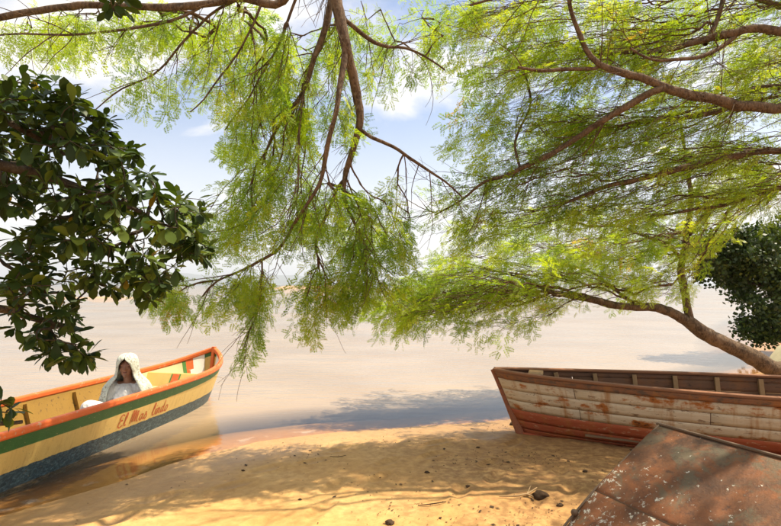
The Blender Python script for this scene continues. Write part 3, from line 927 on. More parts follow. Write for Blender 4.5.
def make_spray(seed, nleaf=7, length=0.24, pairs=10, ll=0.0205, lw=0.0070):
    """a drooping twig end of feathery leaves along +X: quads (m,4,3)"""
    q = np.random.default_rng(seed)
    quads = []
    def leaflet(base, d, n, L, W):
        d = d / np.linalg.norm(d); sd_ = np.cross(d, n); sd_ /= np.linalg.norm(sd_) + 1e-9
        quads.append([base - sd_ * W * 0.12, base + d * L * 0.55 + sd_ * W * 0.62, base + d * L - sd_ * W * 0.25])
    for k in range(nleaf):
        f = (k + 0.6) / nleaf
        b = np.array([f * length, 0, -0.16 * length * f * f]) + q.normal(0, 0.004, 3)
        sgn = 1 if k % 2 else -1
        d0 = np.array([0.55, sgn * 0.8, q.normal(0.05, 0.30)]); d0 /= np.linalg.norm(d0)
        for m in (-1, 1):
            pd = d0 + np.array([0.5 * m, -0.25 * m * sgn, q.normal(-0.05, 0.15)]); pd /= np.linalg.norm(pd)
            PL = q.uniform(0.065, 0.105)
            nrm = np.array([0, 0, 1.0]) + q.normal(0, 0.35, 3); nrm -= pd * nrm.dot(pd); nrm /= np.linalg.norm(nrm)
            lat = np.cross(nrm, pd)
            for i in range(pairs):
                g = 0.15 + 0.85 * (i + 0.5) / pairs
                pb = b + d0 * 0.012 + pd * PL * g + np.array([0, 0, -0.22 * PL * g * g])
                sz = (0.75 + 0.5 * math.sin(math.pi * g)) * ll
                for e in (-1, 1):
                    leaflet(pb, lat * e + pd * 0.45 + q.normal(0, 0.12, 3), nrm + q.normal(0, 0.25, 3), sz, lw)
    return np.array(quads)

SPRAYS = [make_spray(100 + i) for i in range(10)]
SPARSE = [make_spray(200 + i, nleaf=5, length=0.20, pairs=9) for i in range(6)]

def grow(limbs, attr, seed, seg=0.07, sag=0.10, wig=0.25, lead=(0, 0, 0)):
    """connect every attractor to the nearest wood; thickness follows what each twig carries; returns paths (pts, radii)"""
    q = np.random.default_rng(seed)
    N = np.concatenate([p for p, r in limbs]); R = np.concatenate([r for p, r in limbs])
    cap = len(N) + len(attr) * 22
    buf = np.zeros((cap, 3)); buf[:len(N)] = N; own = np.full(cap, -1); at = np.zeros(cap); cnt = len(N)
    lim = np.full(cap, 1.0); lim[:len(N)] = R
    d0 = np.array([np.min(((N - a) ** 2).sum(1)) for a in attr])
    paths, par, pat, lm = [], [], [], []
    for a in attr[np.argsort(d0)]:
        aim = a + np.array(lead) * q.uniform(0.4, 1.3)
        i = int(np.argmin(((buf[:cnt] - aim) ** 2).sum(1))); b = buf[i].copy(); L = float(np.linalg.norm(a - b))
        if L < 0.02: continue
        n = min(20, max(4, int(L / seg) + 1))
        t = np.linspace(0, 1, n)[:, None]
        mid = (a + b) / 2 + q.normal(0, wig * 0.3, 3) * L + np.array([0, 0, sag * L])
        p = (1 - t) ** 2 * b + 2 * t * (1 - t) * mid + t * t * a
        p[1:-1] += q.normal(0, 0.014, (n - 2, 3)) * min(1, L)
        k = len(paths)
        paths.append(p); par.append(own[i]); pat.append(at[i]); lm.append(lim[i] if own[i] < 0 else 1.0)
        m = n - 1
        buf[cnt:cnt + m] = p[1:]; own[cnt:cnt + m] = k; at[cnt:cnt + m] = t[1:, 0]; cnt += m
    load = [np.zeros(len(p)) + 1.0 for p in paths]
    for k in range(len(paths) - 1, -1, -1):
        j = par[k]
        if j >= 0:
            tt = np.linspace(0, 1, len(paths[j]))
            load[j] += load[k][0] * np.clip((pat[k] - tt) / 0.08 + 1, 0, 1)
    out = []
    for k, p in enumerate(paths):
        tt = np.linspace(0, 1, len(p))
        r = 0.0021 * load[k] ** 0.47 * (1 - 0.35 * tt)
        out.append((p, np.minimum(np.maximum(r, 0.0014), lm[k] * 0.75)))
    return out

def whips(limbs, n, seed, lmin=0.35, lmax=0.95, hang=0.0, rmin=0.0, rmax=1.0, region=None):
    """slender leafless shoots leaving the limbs at a narrow angle, each with a few side shoots"""
    q = np.random.default_rng(seed); out = []
    def shoot(b, d, L, r0):
        k = max(5, int(L / 0.05)); p = [b]; d = d / np.linalg.norm(d); bend = q.normal(0, 0.05, 3)
        for _ in range(k):
            d = d + bend * 0.6 + q.normal(0, 0.07, 3) + np.array([0, 0, -hang * 0.05]); d = d / np.linalg.norm(d)
            p.append(p[-1] + d * L / k)
        p = np.array(p); return p, r0 + (0.0012 - r0) * np.linspace(0, 1, k + 1)
    tot = np.array([max(1, len(p)) for p, r in limbs], float); tot /= tot.sum()
    tries = 0
    while len(out) < n and tries < n * 60:
        tries += 1
        p, r = limbs[q.choice(len(limbs), p=tot)]
        i = int(q.integers(max(1, len(p) // 6), len(p) - 1))
        if region is not None:
            u, v = p[i][0] / p[i][1] * FPX + 390, 285 - (p[i][2] - CAM_H) / p[i][1] * FPX
            if p[i][1] < 2 or not any(((u - a) / c) ** 2 + ((v - b) / d_) ** 2 < 1 for a, b, c, d_ in region): continue
        t = p[i + 1] - p[i]; t = t / np.linalg.norm(t)
        sd_ = q.normal(0, 1, 3); sd_ -= t * sd_.dot(t); sd_ /= np.linalg.norm(sd_)
        d = t * q.uniform(0.5, 1.1) + sd_ * q.uniform(0.5, 1.0) + np.array([0, 0, -hang * 0.6])
        L = q.uniform(lmin, lmax)
        w_ = shoot(p[i], d, L, min(r[i] * 0.6, 0.0022 + 0.0038 * L))
        out.append(w_)
        for _ in range(int(q.integers(1, 5))):
            j = int(q.integers(2, len(w_[0]) - 2)); tt = w_[0][j + 1] - w_[0][j]; tt = tt / np.linalg.norm(tt)
            s2 = q.normal(0, 1, 3); s2 -= tt * s2.dot(tt); s2 /= np.linalg.norm(s2)
            out.append(shoot(w_[0][j], tt + s2 * q.uniform(0.5, 1.0), L * q.uniform(0.25, 0.6), w_[1][j] * 0.75))
    return out

def cloud(ells, seed):
    """attractors inside ellipses given in photograph pixels with a depth range: (cx, cy, rx, ry, y0, y1, n)"""
    q = np.random.default_rng(seed); pts = []
    for cx, cy, rx, ry, y0, y1, n in ells:
        k = 0
        while k < n:
            a, b = q.uniform(-1, 1, 2)
            if a * a + b * b > 1: continue
            pts.append(tuple(P(cx + a * rx, cy + b * ry, q.uniform(y0, y1)))); k += 1
    return pts

def box_cloud(boxes, seed):
    q = np.random.default_rng(seed); pts = []
    for c, h, n in boxes:
        v = q.normal(0, 1, (n, 3)); v /= np.linalg.norm(v, axis=1, keepdims=True)
        v *= q.uniform(0.2, 1, (n, 1)) ** (1 / 3)
        pts += [tuple(np.array(c) + x * np.array(h)) for x in v]
    return pts

def leaf_mass(name, twigs, protos, per, seed, mat, parent, tint=(0.25, 0.75), droop=0.45, scale=(0.8, 1.2), back=0.72, bare=0.0, spread=0.38, cap=None):
    """sprays of leaflets along the outer part of every twig, one joined mesh"""
    q = np.random.default_rng(seed)
    pos, dr, tw_t = [], [], []
    for p, r in twigs:
        if q.random() < bare: continue
        L = np.linalg.norm(np.diff(p, axis=0), axis=1).sum()
        k = max(2, int(per * L / 0.085))
        tt = q.normal(0, 0.11)
        for f in 1 - back * q.random(k):
            x = f * (len(p) - 1); i = min(int(x), len(p) - 2)
            c = p[i] + (p[i + 1] - p[i]) * (x - i)
            t = p[i + 1] - p[i]; t = t / (np.linalg.norm(t) + 1e-9)
            d = t * 0.9 + q.normal(0, spread, 3); d[2] -= droop * q.uniform(0.3, 1.4)
            pos.append(c); dr.append(d); tw_t.append(tt)
    tw_t = np.array(tw_t)
    pos, dr = np.array(pos), np.array(dr)
    if cap and len(pos) > cap:
        s_ = q.permutation(len(pos))[:cap]; pos, dr, tw_t = pos[s_], dr[s_], tw_t[s_]
    M3 = rot_to(dr, q.uniform(-0.9, 0.9, len(dr)))
    sc_ = q.uniform(scale[0], scale[1], len(dr))
    tn = np.clip(q.uniform(tint[0], tint[1], len(dr)) + tw_t + 0.16 * (vnoise(pos[:, 0] + pos[:, 2], pos[:, 1], 1.6, seed) - 0.5), 0, 0.9)
    tn[q.random(len(tn)) < 0.005] = 1.0
    which = q.integers(0, len(protos), len(dr))
    V, T = [], []
    nk = protos[0].shape[1]
    for w_ in range(len(protos)):
        idx = np.where(which == w_)[0]
        if not len(idx): continue
        pr = protos[w_].reshape(-1, 3)
        v = np.einsum('nij,kj->nki', M3[idx] * sc_[idx][:, None, None], pr) + pos[idx][:, None, :]
        V.append(v.reshape(-1, 3))
        tq_ = tn[idx][:, None] + q.normal(0, 0.05, (len(idx), len(pr) // nk))
        T.append(np.repeat(np.clip(tq_, 0, 1).ravel(), nk))
    V = np.concatenate(V); T = np.concatenate(T)
    F = np.arange(len(V), dtype=np.int32).reshape(-1, nk)
    me = np_mesh(name, V, F)
    pt_attr(me, 'tint', T)
    o = link(name, me, mat)
    o['kind'] = 'stuff'
    o.parent = parent
    o.matrix_parent_inverse = Matrix.Translation(-parent.location)
    print(name, parent.name, 'sprays', len(pos), 'leaflets', len(F))
    return o

def wood(name, paths, sides, mat, parent, kind=None, smooth=True):
    v, f = tubes(paths, sides)
    o = link(name, np_mesh(name, v, f, smooth), mat)
    o.parent = parent
    o.matrix_parent_inverse = Matrix.Translation(-parent.location)
    if kind: o['kind'] = kind
    return o

def limb_px(pts, step=0.06):
    """[(px, py, y, diameter in pixels)] -> resampled limb"""
    return catmull([P(a, b, y) for a, b, y, _ in pts], [d / 2 * y / FPX * 0.82 for a, b, y, d in pts], step)
def limb_m(pts, step=0.08):
    return catmull([Vector(p[:3]) for p in pts], [p[3] for p in pts], step)

def build_tree(root, trunk, limbs, attr, seed, protos, per, tint, cap, bare=0.0, sag=0.1, sides=10, lead=(0, 0, 0), **kw):
    limbs = [knobbly(p, r, seed + i) for i, (p, r) in enumerate(limbs)]
    tr = [knobbly(p, r, seed + 50 + i) for i, (p, r) in enumerate(trunk)]
    for p, r in tr: wood('trunk', [(p, r)], 14, MT['bark_mesquite'], root)
    for p, r in limbs: wood('branch', [(p, r)], sides, MT['bark_mesquite'], root)
    tw = grow(limbs + tr[1:], np.array(attr), seed + 99, sag=sag, lead=lead)
    wood('twigs', tw, 4, MT['bark_twig'], root, 'stuff')
    leaf_mass('crown', tw, protos, per, seed + 7, MT['leaf_a'], root, tint, bare=bare, cap=cap, **kw)
    return tw

# ---- tree A: leaning mesquite behind the right boat
zb = float(ground_z(np.array(6.15), np.array(7.9)))
ta = tag(empty('mesquite_tree', (6.15, 7.9, zb)), 'leaning tree whose trunk rises behind the planked boat, with yellow green feathery foliage', 'tree')
trunkA = [limb_m([(6.25, 7.95, zb - 0.15, 0.19), (6.05, 7.88, zb + 0.12, 0.165), *[(*P(a, b, y), d / 2 * y / FPX) for a, b, y, d in
          [(781, 372, 7.8, 17.5), (759, 357, 7.75, 16.5), (728, 344, 7.7, 15), (702, 331, 7.6, 14), (685, 319, 7.6, 12)]]])]
limbsA = [limb_px([(690, 322, 7.6, 14), (658, 311, 7.5, 11), (628, 306, 7.4, 9.5), (593, 299, 7.3, 8), (567, 294, 7.2, 6.5), (549, 291, 7.1, 5)]),
          limb_px([(552, 291, 7.1, 4.5), (534, 300, 7.0, 3.5), (512, 306, 6.9, 2.6), (485, 300, 6.8, 2), (455, 300, 6.7, 1.5)]),
          limb_px([(550, 291, 7.1, 4), (532, 283, 7.2, 3), (500, 272, 7.3, 2.4), (460, 262, 7.3, 1.7)]),
          limb_px([(690, 320, 7.6, 10), (685, 293, 7.6, 9.5), (685, 267, 7.6, 8.5), (689, 232, 7.6, 7.5), (691, 202, 7.6, 6), (688, 165, 7.5, 4.5), (680, 120, 7.4, 3)]),
          limb_px([(685, 262, 7.6, 5), (660, 240, 7.4, 4), (620, 228, 7.2, 3), (570, 222, 7.0, 2.2)]),
          limb_px([(640, 308, 7.45, 4), (610, 285, 7.7, 3.2), (575, 268, 7.9, 2.5), (530, 258, 8.0, 2)]),
          limb_px([(689, 235, 7.6, 5), (715, 205, 7.8, 4), (750, 190, 8.0, 3), (790, 170, 8.2, 2)])]
attrA = cloud([(600, 262, 95, 24, 6.6, 8.6, 150), (500, 268, 80, 22, 6.4, 8.2, 150), (450, 292, 62, 20, 6.1, 7.5, 170), (412, 308, 42, 18, 6.0, 7.0, 90),
               (520, 298, 60, 14, 6.6, 7.6, 60), (640, 288, 60, 14, 7.0, 8.4, 55), (672, 238, 66, 34, 7.0, 8.4, 110), (600, 225, 90, 26, 6.8, 8.4, 95),
               (510, 232, 70, 22, 6.6, 8.0, 50), (740, 192, 60, 24, 7.4, 8.6, 70), (380, 312, 22, 12, 6.0, 6.6, 22), (470, 325, 40, 10, 6.2, 7.0, 22), (705, 165, 60, 30, 7, 8.5, 50)], 5)
build_tree(ta, trunkA, limbsA, attrA, 300, SPRAYS, 0.8, (0.55, 0.96), 1250, sag=0.06, scale=(0.9, 1.35), lead=(0.75, 0.05, 0.12))

# ---- tree C: limbs reaching in from the right, trunk out of the frame
zc = float(ground_z(np.array(5.6), np.array(3.2)))
tcx = tag(empty('mesquite_tree', (5.6, 3.2, zc)), 'tree reaching in from the right edge with thick bare limbs across the upper corner', 'tree')
F1, F2 = Vector((4.9, 3.6, 2.5)), Vector((4.6, 3.8, 2.9))
trunkC = [limb_m([(5.7, 3.1, zc - 0.2, 0.24), (5.55, 3.25, 0.9, 0.19), (5.2, 3.45, 1.8, 0.17), (4.9, 3.6, 2.5, 0.14)])]
def after(p0, r0, pxs): return catmull([Vector(p0)] + [P(a, b, y) for a, b, y, _ in pxs], [r0] + [d / 2 * y / FPX * 0.80 for a, b, y, d in pxs], 0.06)
limbsC = [after(F1, 0.10, [(781, 108, 4.3, 14), (720, 100, 4.35, 13), (667, 87, 4.4, 11.5), (625, 73, 4.4, 9), (590, 56, 4.45, 7), (577, 30, 4.4, 5.5), (570, -5, 4.3, 4.5), (560, -60, 4.2, 3)]),
          limb_px([(668, 88, 4.4, 9), (652, 92, 4.4, 9), (606, 120, 4.6, 8), (549, 154, 4.8, 6.5), (510, 171, 4.9, 5), (488, 177, 5.0, 4.2), (462, 197, 5.1, 3), (435, 215, 5.2, 2)]),
          after(F1, 0.075, [(781, 154, 4.8, 9), (740, 160, 4.9, 9), (698, 167, 5.0, 8), (650, 176, 5.1, 6.5), (595, 192, 5.2, 4.5), (560, 205, 5.3, 3)]),
          after(F2, 0.085, [(781, 33, 4.4, 12), (734, 36, 4.5, 10.5), (700, 46, 4.6, 8), (667, 51, 4.7, 6.5), (625, 50, 4.8, 5), (590, 52, 4.9, 4), (550, 40, 5.0, 2.5)]),
          after(F2, 0.05, [(781, 87, 4.9, 7), (735, 104, 4.9, 6.5), (688, 118, 5.0, 5.5), (637, 123, 5.1, 4.5), (600, 128, 5.2, 3.5), (560, 140, 5.2, 2)]),
          limb_px([(600, 64, 4.45, 5), (595, 69, 4.45, 4.6), (560, 70, 4.4, 4.2), (518, 67, 4.3, 3.2)]),
          limb_px([(705, 44, 4.6, 6), (716, 18, 4.7, 5.5), (722, -5, 4.75, 5), (728, -60, 4.8, 3.5)]),
          limb_px([(735, 36, 4.5, 6), (700, 60, 4.4, 5), (660, 62, 4.3, 3.6), (630, 48, 4.2, 2.6)]),
          after(F2, 0.06, [(781, 5, 4.6, 7), (700, -12, 4.4, 6), (620, -18, 4.3, 5), (540, -12, 4.2, 4), (470, 5, 4.2, 3)]),
          after(F1, 0.05, [(790, 190, 5.2, 6), (746, 200, 5.3, 5), (685, 213, 5.4, 4), (650, 216, 5.5, 2.5)]),
          limb_px([(520, 168, 4.9, 3.6), (515, 140, 5.0, 3), (530, 100, 5.1, 2.4), (520, 60, 5.1, 1.8)]),
          # limbs over the photographer's right shoulder that shade the beach
          limb_m([(4.9, 3.6, 2.5, 0.10), (4.4, 3.0, 3.5, 0.085), (3.9, 2.5, 4.2, 0.05), (3.4, 2.1, 4.6, 0.02)]),
          limb_m([(4.9, 3.6, 2.5, 0.09), (5.1, 4.2, 3.4, 0.07), (5.2, 5.2, 4.0, 0.05), (5.1, 6.2, 4.4, 0.02)]),
          limb_m([(4.4, 3.0, 3.5, 0.07), (3.9, 3.3, 4.4, 0.05), (3.2, 3.5, 4.9, 0.03), (2.5, 3.6, 5.1, 0.01)])]
attrC = cloud([(700, 60, 100, 70, 4.6, 6.2, 330), (575, 40, 80, 50, 4.5, 5.6, 220), (480, 50, 50, 55, 4.5, 5.6, 100), (620, 140, 100, 45, 4.8, 6.2, 280),
               (510, 140, 60, 50, 4.8, 5.6, 170), (720, 180, 75, 40, 5.0, 6.4, 170), (590, 205, 80, 30, 5.0, 5.7, 120), (460, 215, 45, 32, 4.9, 5.6, 70), (450, 20, 30, 30, 4.4, 5.4, 40)], 15)
shadeC = box_cloud([((4.3, 4.3, 4.4), (0.9, 0.7, 0.5), 210), ((5.0, 6.1, 4.2), (1.1, 0.8, 0.5), 170), ((3.3, 3.6, 4.9), (0.8, 0.5, 0.3), 70)], 16)
build_tree(tcx, trunkC, limbsC, attrC + shadeC, 400, SPRAYS + SPARSE, 0.55, (0.42, 0.95), 2150, bare=0.14, sag=0.05, scale=(0.85, 1.25), lead=(0.7, -0.05, 0.15))
wood('bare_twigs', whips([knobbly(p, r, 400 + i) for i, (p, r) in enumerate(limbsC[:11])], 620, 455, 0.3, 0.95), 4, MT['bark_twig'], tcx, 'stuff')

# ---- tree B: limbs hanging down in the middle, trunk behind the camera
zt = float(ground_z(np.array(-1.3), np.array(-2.0)))
tb = tag(empty('mesquite_tree', (-1.3, -2.0, zt)), 'tree overhead whose crooked limbs hang down from the top centre', 'tree')
FK = Vector((-0.25, 3.3, 4.75))
trunkB = [limb_m([(-1.35, -2.1, zt - 0.2, 0.22), (-1.2, -1.8, 1.2, 0.18), (-1.0, -1.2, 2.6, 0.16), (-0.7, 0.0, 3.9, 0.13), (-0.4, 1.8, 4.6, 0.10), (-0.25, 3.3, 4.75, 0.085)])]
limbsB = [after(FK, 0.075, [(335, -30, 4.0, 15), (337, 0, 4.0, 14.5), (343, 30, 4.0, 14), (347, 46, 4.0, 12), (352, 60, 4.05, 11), (358, 87, 4.1, 10.5), (360, 122, 4.15, 9), (354, 152, 4.2, 8), (346, 175, 4.25, 7), (344, 192, 4.3, 5.5), (350, 210, 4.35, 4.5), (357, 224, 4.4, 4), (369, 260, 4.5, 2.6), (385, 297, 4.6, 1.6)]),
          limb_px([(345, 42, 4.0, 8), (345, 60, 3.98, 8), (343, 76, 3.96, 7.5), (337, 110, 3.95, 6.5), (326, 148, 3.98, 6), (318, 186, 4.05, 5), (303, 212, 4.1, 4.5), (293, 224, 4.2, 4.2), (275, 247, 4.3, 3.8), (252, 263, 4.4, 3.2), (216, 281, 4.5, 2.4), (202, 297, 4.55, 1.6)]),
          after(FK, 0.05, [(333, -25, 4.2, 9), (331, 0, 4.2, 9), (327, 30, 4.22, 8), (316, 57, 4.25, 7), (303, 84, 4.3, 6), (285, 112, 4.35, 4.5), (271, 138, 4.4, 3.4), (262, 165, 4.45, 2.4)]),
          limb_px([(341, 18, 4.0, 6), (348, 22, 4.05, 5.5), (367, 36, 4.15, 5), (386, 47, 4.3, 4), (417, 53, 4.5, 3), (445, 70, 4.6, 2)]),
          limb_px([(361, 130, 4.15, 5), (372, 139, 4.15, 4.6), (390, 148, 4.2, 4.2), (420, 163, 4.35, 3.4), (445, 182, 4.5, 2.8), (462, 197, 4.6, 2)]),
          limb_px([(346, 178, 4.25, 5), (335, 190, 4.35, 4.2), (322, 215, 4.4, 3.4), (317, 235, 4.4, 2.8), (318, 255, 4.4, 2.4), (330, 284, 4.5, 1.5)]),
          limb_px([(303, 84, 4.3, 3.6), (302, 110, 4.2, 3.2), (300, 150, 4.15, 2.6), (298, 190, 4.2, 2)]),
          limb_px([(262, 262, 4.4, 2.4), (256, 300, 4.4, 1.9), (249, 330, 4.4, 1.5), (241, 356, 4.4, 1.0)]),
          after(FK, 0.05, [(292, -8, 3.9, 9.5), (240, 1, 3.85, 9.5), (190, 6, 3.8, 9.5), (130, 8, 3.75, 9), (60, 12, 3.7, 8.5), (0, 15, 3.65, 8), (-60, 22, 3.6, 6.5), (-130, 40, 3.6, 4)]),
          limb_px([(205, 4, 3.82, 4.5), (190, 12, 3.8, 4), (169, 20, 3.78, 3.6), (118, 33, 3.7, 3.2), (56, 36, 3.65, 2.6), (0, 35, 3.6, 2)]),
          limb_px([(236, 0, 3.85, 4), (210, 15, 3.9, 3.4), (184, 51, 4.0, 3), (159, 72, 4.05, 2.6), (123, 90, 4.1, 2), (95, 110, 4.1, 1.3)]),
          limb_px([(300, -12, 3.9, 4), (285, 20, 3.95, 3.2), (268, 60, 4.05, 2.6), (250, 95, 4.15, 2.2), (225, 130, 4.25, 1.6)]),
          limb_px([(262, 2, 3.87, 3.6), (250, 30, 3.9, 3), (222, 75, 3.95, 2.4), (205, 100, 4.0, 1.8), (190, 112, 4.0, 1.3)])]
attrB = cloud([(60, 32, 70, 22, 3.6, 4.8, 55), (155, 25, 50, 22, 3.7, 4.8, 60), (245, 60, 55, 55, 3.8, 5.2, 170), (270, 140, 45, 45, 4.0, 5.4, 120), (385, 40, 60, 45, 4.2, 5.4, 75),
               (320, 90, 50, 60, 4.0, 5.4, 90), (290, 205, 65, 38, 4.0, 5.2, 140), (355, 225, 65, 38, 4.2, 5.4, 130), (220, 225, 40, 25, 4.2, 5.0, 50), (195, 292, 55, 13, 4.3, 5.0, 60),
               (255, 285, 22, 22, 4.2, 4.7, 36), (251, 318, 8, 20, 4.25, 4.55, 14), (243, 350, 6, 12, 4.3, 4.5, 7), (335, 285, 36, 24, 4.3, 5.0, 70), (380, 262, 36, 32, 4.3, 5.2, 70), (310, 315, 12, 14, 4.4, 4.8, 10), (150, 85, 30, 22, 3.9, 4.4, 16)], 25)
limbsBk = [knobbly(p, r, 500 + i) for i, (p, r) in enumerate(limbsB)]
build_tree(tb, trunkB, limbsB, attrB, 500, SPRAYS + SPARSE[:3], 0.95, (0.3, 0.92), 1280, bare=0.1, sag=0.04, scale=(0.8, 1.15), droop=0.6, spread=0.5, lead=(0.04, -0.04, 0.18))
wood('bare_twigs', whips(limbsBk, 330, 555, 0.25, 0.75, hang=0.55), 4, MT['bark_twig'], tb, 'stuff')

# ---- tree D: dark broad-leaved tree on the left
def leaf_mesh(name, L=0.085, W=0.042, fold=0.10, curl=0.12, seed=0):
    prof = [(0.0, 0.0), (0.12, 0.10), (0.35, 0.62), (0.62, 1.0), (0.84, 0.82), (1.0, 0.0)]
    V, F = [], []
    for x, wv in prof:
        z = -curl * L * x * x
        V += [(x * L, -wv * W / 2, z + fold * wv * W), (x * L, 0, z), (x * L, wv * W / 2, z + fold * wv * W)]
    for i in range(len(prof) - 1):
        a = i * 3
        F += [(a, a + 3, a + 4, a + 1), (a + 1, a + 4, a + 5, a + 2)]
    return np.array(V), np.array(F)

zd = float(ground_z(np.array(-2.15), np.array(0.6)))
td = tag(empty('broad_leaved_tree', (-2.15, 0.6, zd)), 'dark broad leaved tree crowding in from the left edge, near the yellow boat', 'tree')
trunkD = [limb_m([(-2.2, 0.5, zd - 0.2, 0.13), (-2.15, 0.62, 0.7, 0.10), (-2.1, 0.8, 1.4, 0.085), (-2.0, 1.1, 2.1, 0.07)], 0.06)]
limbsD = [limb_m([(-2.1, 0.8, 1.4, 0.05), (-2.05, 1.5, 1.55, 0.035), (-1.85, 2.1, 1.5, 0.022), (-1.55, 2.5, 1.4, 0.012)], 0.05),
          limb_m([(-2.05, 0.95, 1.8, 0.05), (-1.95, 1.7, 2.05, 0.035), (-1.6, 2.2, 2.1, 0.022), (-1.2, 2.5, 1.95, 0.010)], 0.05),
          limb_m([(-2.0, 1.1, 2.1, 0.05), (-1.95, 1.7, 2.3, 0.035), (-1.75, 2.1, 2.35, 0.02), (-1.5, 2.4, 2.2, 0.006)], 0.05),
          limb_m([(-2.12, 0.75, 1.25, 0.04), (-2.1, 1.5, 1.25, 0.03), (-2.0, 2.1, 1.1, 0.018), (-1.75, 2.5, 0.95, 0.009)], 0.05),
          limb_m([(-2.0, 1.1, 2.1, 0.05), (-1.7, 1.3, 2.9, 0.035), (-1.3, 1.6, 3.3, 0.02), (-0.9, 1.8, 3.4, 0.01)], 0.05),
          limb_m([(-2.0, 1.1, 2.1, 0.045), (-2.1, 1.9, 2.7, 0.03), (-2.2, 2.6, 2.7, 0.015)], 0.05)]
limbsD = [knobbly(p, r, 600 + i) for i, (p, r) in enumerate(limbsD)]
for p, r in trunkD: wood('trunk', [(p, r)], 14, MT['bark_dark'], td)
for p, r in limbsD: wood('branch', [(p, r)], 8, MT['bark_dark'], td)
attrD = cloud([(118, 4, 14, 9, 2.1, 2.3, 5), (25, 150, 60, 60, 2.0, 3.1, 70), (70, 185, 65, 60, 2.0, 2.9, 78), (130, 210, 55, 42, 2.1, 2.8, 50), (180, 235, 28, 22, 2.3, 2.7, 16), (40, 110, 45, 26, 2.1, 2.9, 45), (100, 128, 14, 12, 2.3, 2.6, 8), (120, 150, 22, 14, 2.3, 2.7, 10),
               (60, 250, 50, 40, 2.1, 2.9, 46), (120, 265, 40, 25, 2.2, 2.7, 26), (15, 270, 28, 40, 2.0, 2.8, 26), (60, 335, 26, 26, 2.2, 2.6, 22), (78, 354, 12, 10, 2.3, 2.5, 6), (30, 320, 25, 20, 2.2, 2.6, 8), (5, 410, 12, 12, 2.1, 2.3, 4),
               (-60, 180, 60, 110, 1.9, 3.1, 80), (172, 215, 42, 26, 2.2, 2.7, 16), (196, 248, 18, 12, 2.3, 2.6, 8), (150, 272, 30, 12, 2.2, 2.6, 9), (40, 300, 40, 26, 2.1, 2.7, 12), (30, 86, 34, 9, 2.2, 2.8, 9), (150, 290, 18, 10, 2.3, 2.6, 6)], 35)
attrD += box_cloud([((-1.25, 1.55, 3.25), (0.75, 0.6, 0.4), 190), ((-2.0, 1.4, 2.9), (0.6, 0.7, 0.4), 90), ((-0.8, 2.05, 3.35), (0.55, 0.45, 0.35), 150), ((-0.2, 2.0, 3.7), (0.4, 0.4, 0.3), 60), ((-2.5, 1.2, 2.0), (0.4, 0.7, 0.6), 60)], 36)  # unseen crown clusters; the overhead ones are added to shade the leaves below
twD = grow(limbsD, np.array(attrD), 699, sag=-0.02)
wood('twigs', twD, 4, MT['bark_dark'], td, 'stuff')
q = np.random.default_rng(77)
LP, LD, LS = [], [], []
for p, r in twD:
    t = p[-1] - p[-2]; t = t / np.linalg.norm(t)
    k = q.integers(6, 10)
    for i in range(k):
        f = 1 - 0.35 * (i / k) * q.random()
        x = f * (len(p) - 1); j = min(int(x), len(p) - 2)
        c = p[j] + (p[j + 1] - p[j]) * (x - j)
        an = i * 2.4 + q.normal(0, .3)
        ref = np.cross(t, (0.2, 0.1, 1)); ref /= np.linalg.norm(ref); rf2 = np.cross(t, ref)
        d = t * q.uniform(0.2, 0.9) + ref * math.cos(an) + rf2 * math.sin(an)
        d[2] -= q.uniform(0.0, 0.7)
        LP.append(c); LD.append(d); LS.append(q.uniform(0.45, 1.12))
LP, LD, LS = np.array(LP), np.array(LD), np.array(LS)
R3 = rot_to(LD, q.uniform(-0.5, 0.5, len(LD)))
variants = [leaf_mesh('leaf', 0.088, 0.040, 0.10, 0.10), leaf_mesh('leaf', 0.080, 0.042, 0.16, 0.2), leaf_mesh('leaf', 0.095, 0.040, 0.05, 0.16)]
# the leaves that show largest (in frame, nearest) become parts of their own
inv = np.array([(x / y, (z - CAM_H) / y, y) for x, y, z in LP])
vis = (np.abs(inv[:, 0] + 0.45) < 0.30) & (inv[:, 1] < 0.50) & (inv[:, 1] > -0.3)
order = np.argsort(np.where(vis, LP[:, 1] - 0.25 * inv[:, 0] * 4, 99))
single = set(order[:300].tolist())
tints = np.clip(q.beta(1.3, 1.6, len(LP)), 0, 0.95); tints[q.random(len(LP)) < 0.012] = 1.0
lib = []
for k, (v, f) in enumerate(variants):
    for tval in (0.15, 0.45, 0.75, 0.92):
        me = np_mesh('leaf', v, f, True); pt_attr(me, 'tint', np.full(len(v), tval)); me.materials.append(MT['leaf_d']); lib.append(me)
for i in sorted(single):
    o = bpy.data.objects.new('leaf', lib[int(q.integers(0, len(lib)))])
    m4 = Matrix([[*R3[i][0], 0], [*R3[i][1], 0], [*R3[i][2], 0], [0, 0, 0, 1]])
    o.parent = td
    o.matrix_parent_inverse = Matrix.Translation(-td.location)
    o.matrix_basis = Matrix.Translation(Vector(LP[i])) @ m4 @ Matrix.Scale(float(LS[i]), 4)
    col.objects.link(o)
V, F, T, base = [], [], [], 0
for k, (v, f) in enumerate(variants):
    idx = np.array([i for i in range(len(LP)) if i not in single and i % 3 == k])
    vv = np.einsum('nij,kj->nki', R3[idx] * LS[idx][:, None, None], v) + LP[idx][:, None, :]
    V.append(vv.reshape(-1, 3))
    F.append((f[None] + (np.arange(len(idx)) * len(v))[:, None, None] + base).reshape(-1, 4)); base += len(idx) * len(v)
    T.append(np.repeat(tints[idx], len(v)))
me = np_mesh('crown', np.concatenate(V), np.concatenate(F), True); pt_attr(me, 'tint', np.concatenate(T))
o = link('crown', me, MT['leaf_d'], td); o.matrix_parent_inverse = Matrix.Translation(-td.location); o['kind'] = 'stuff'
print('broad leaves', len(LP))

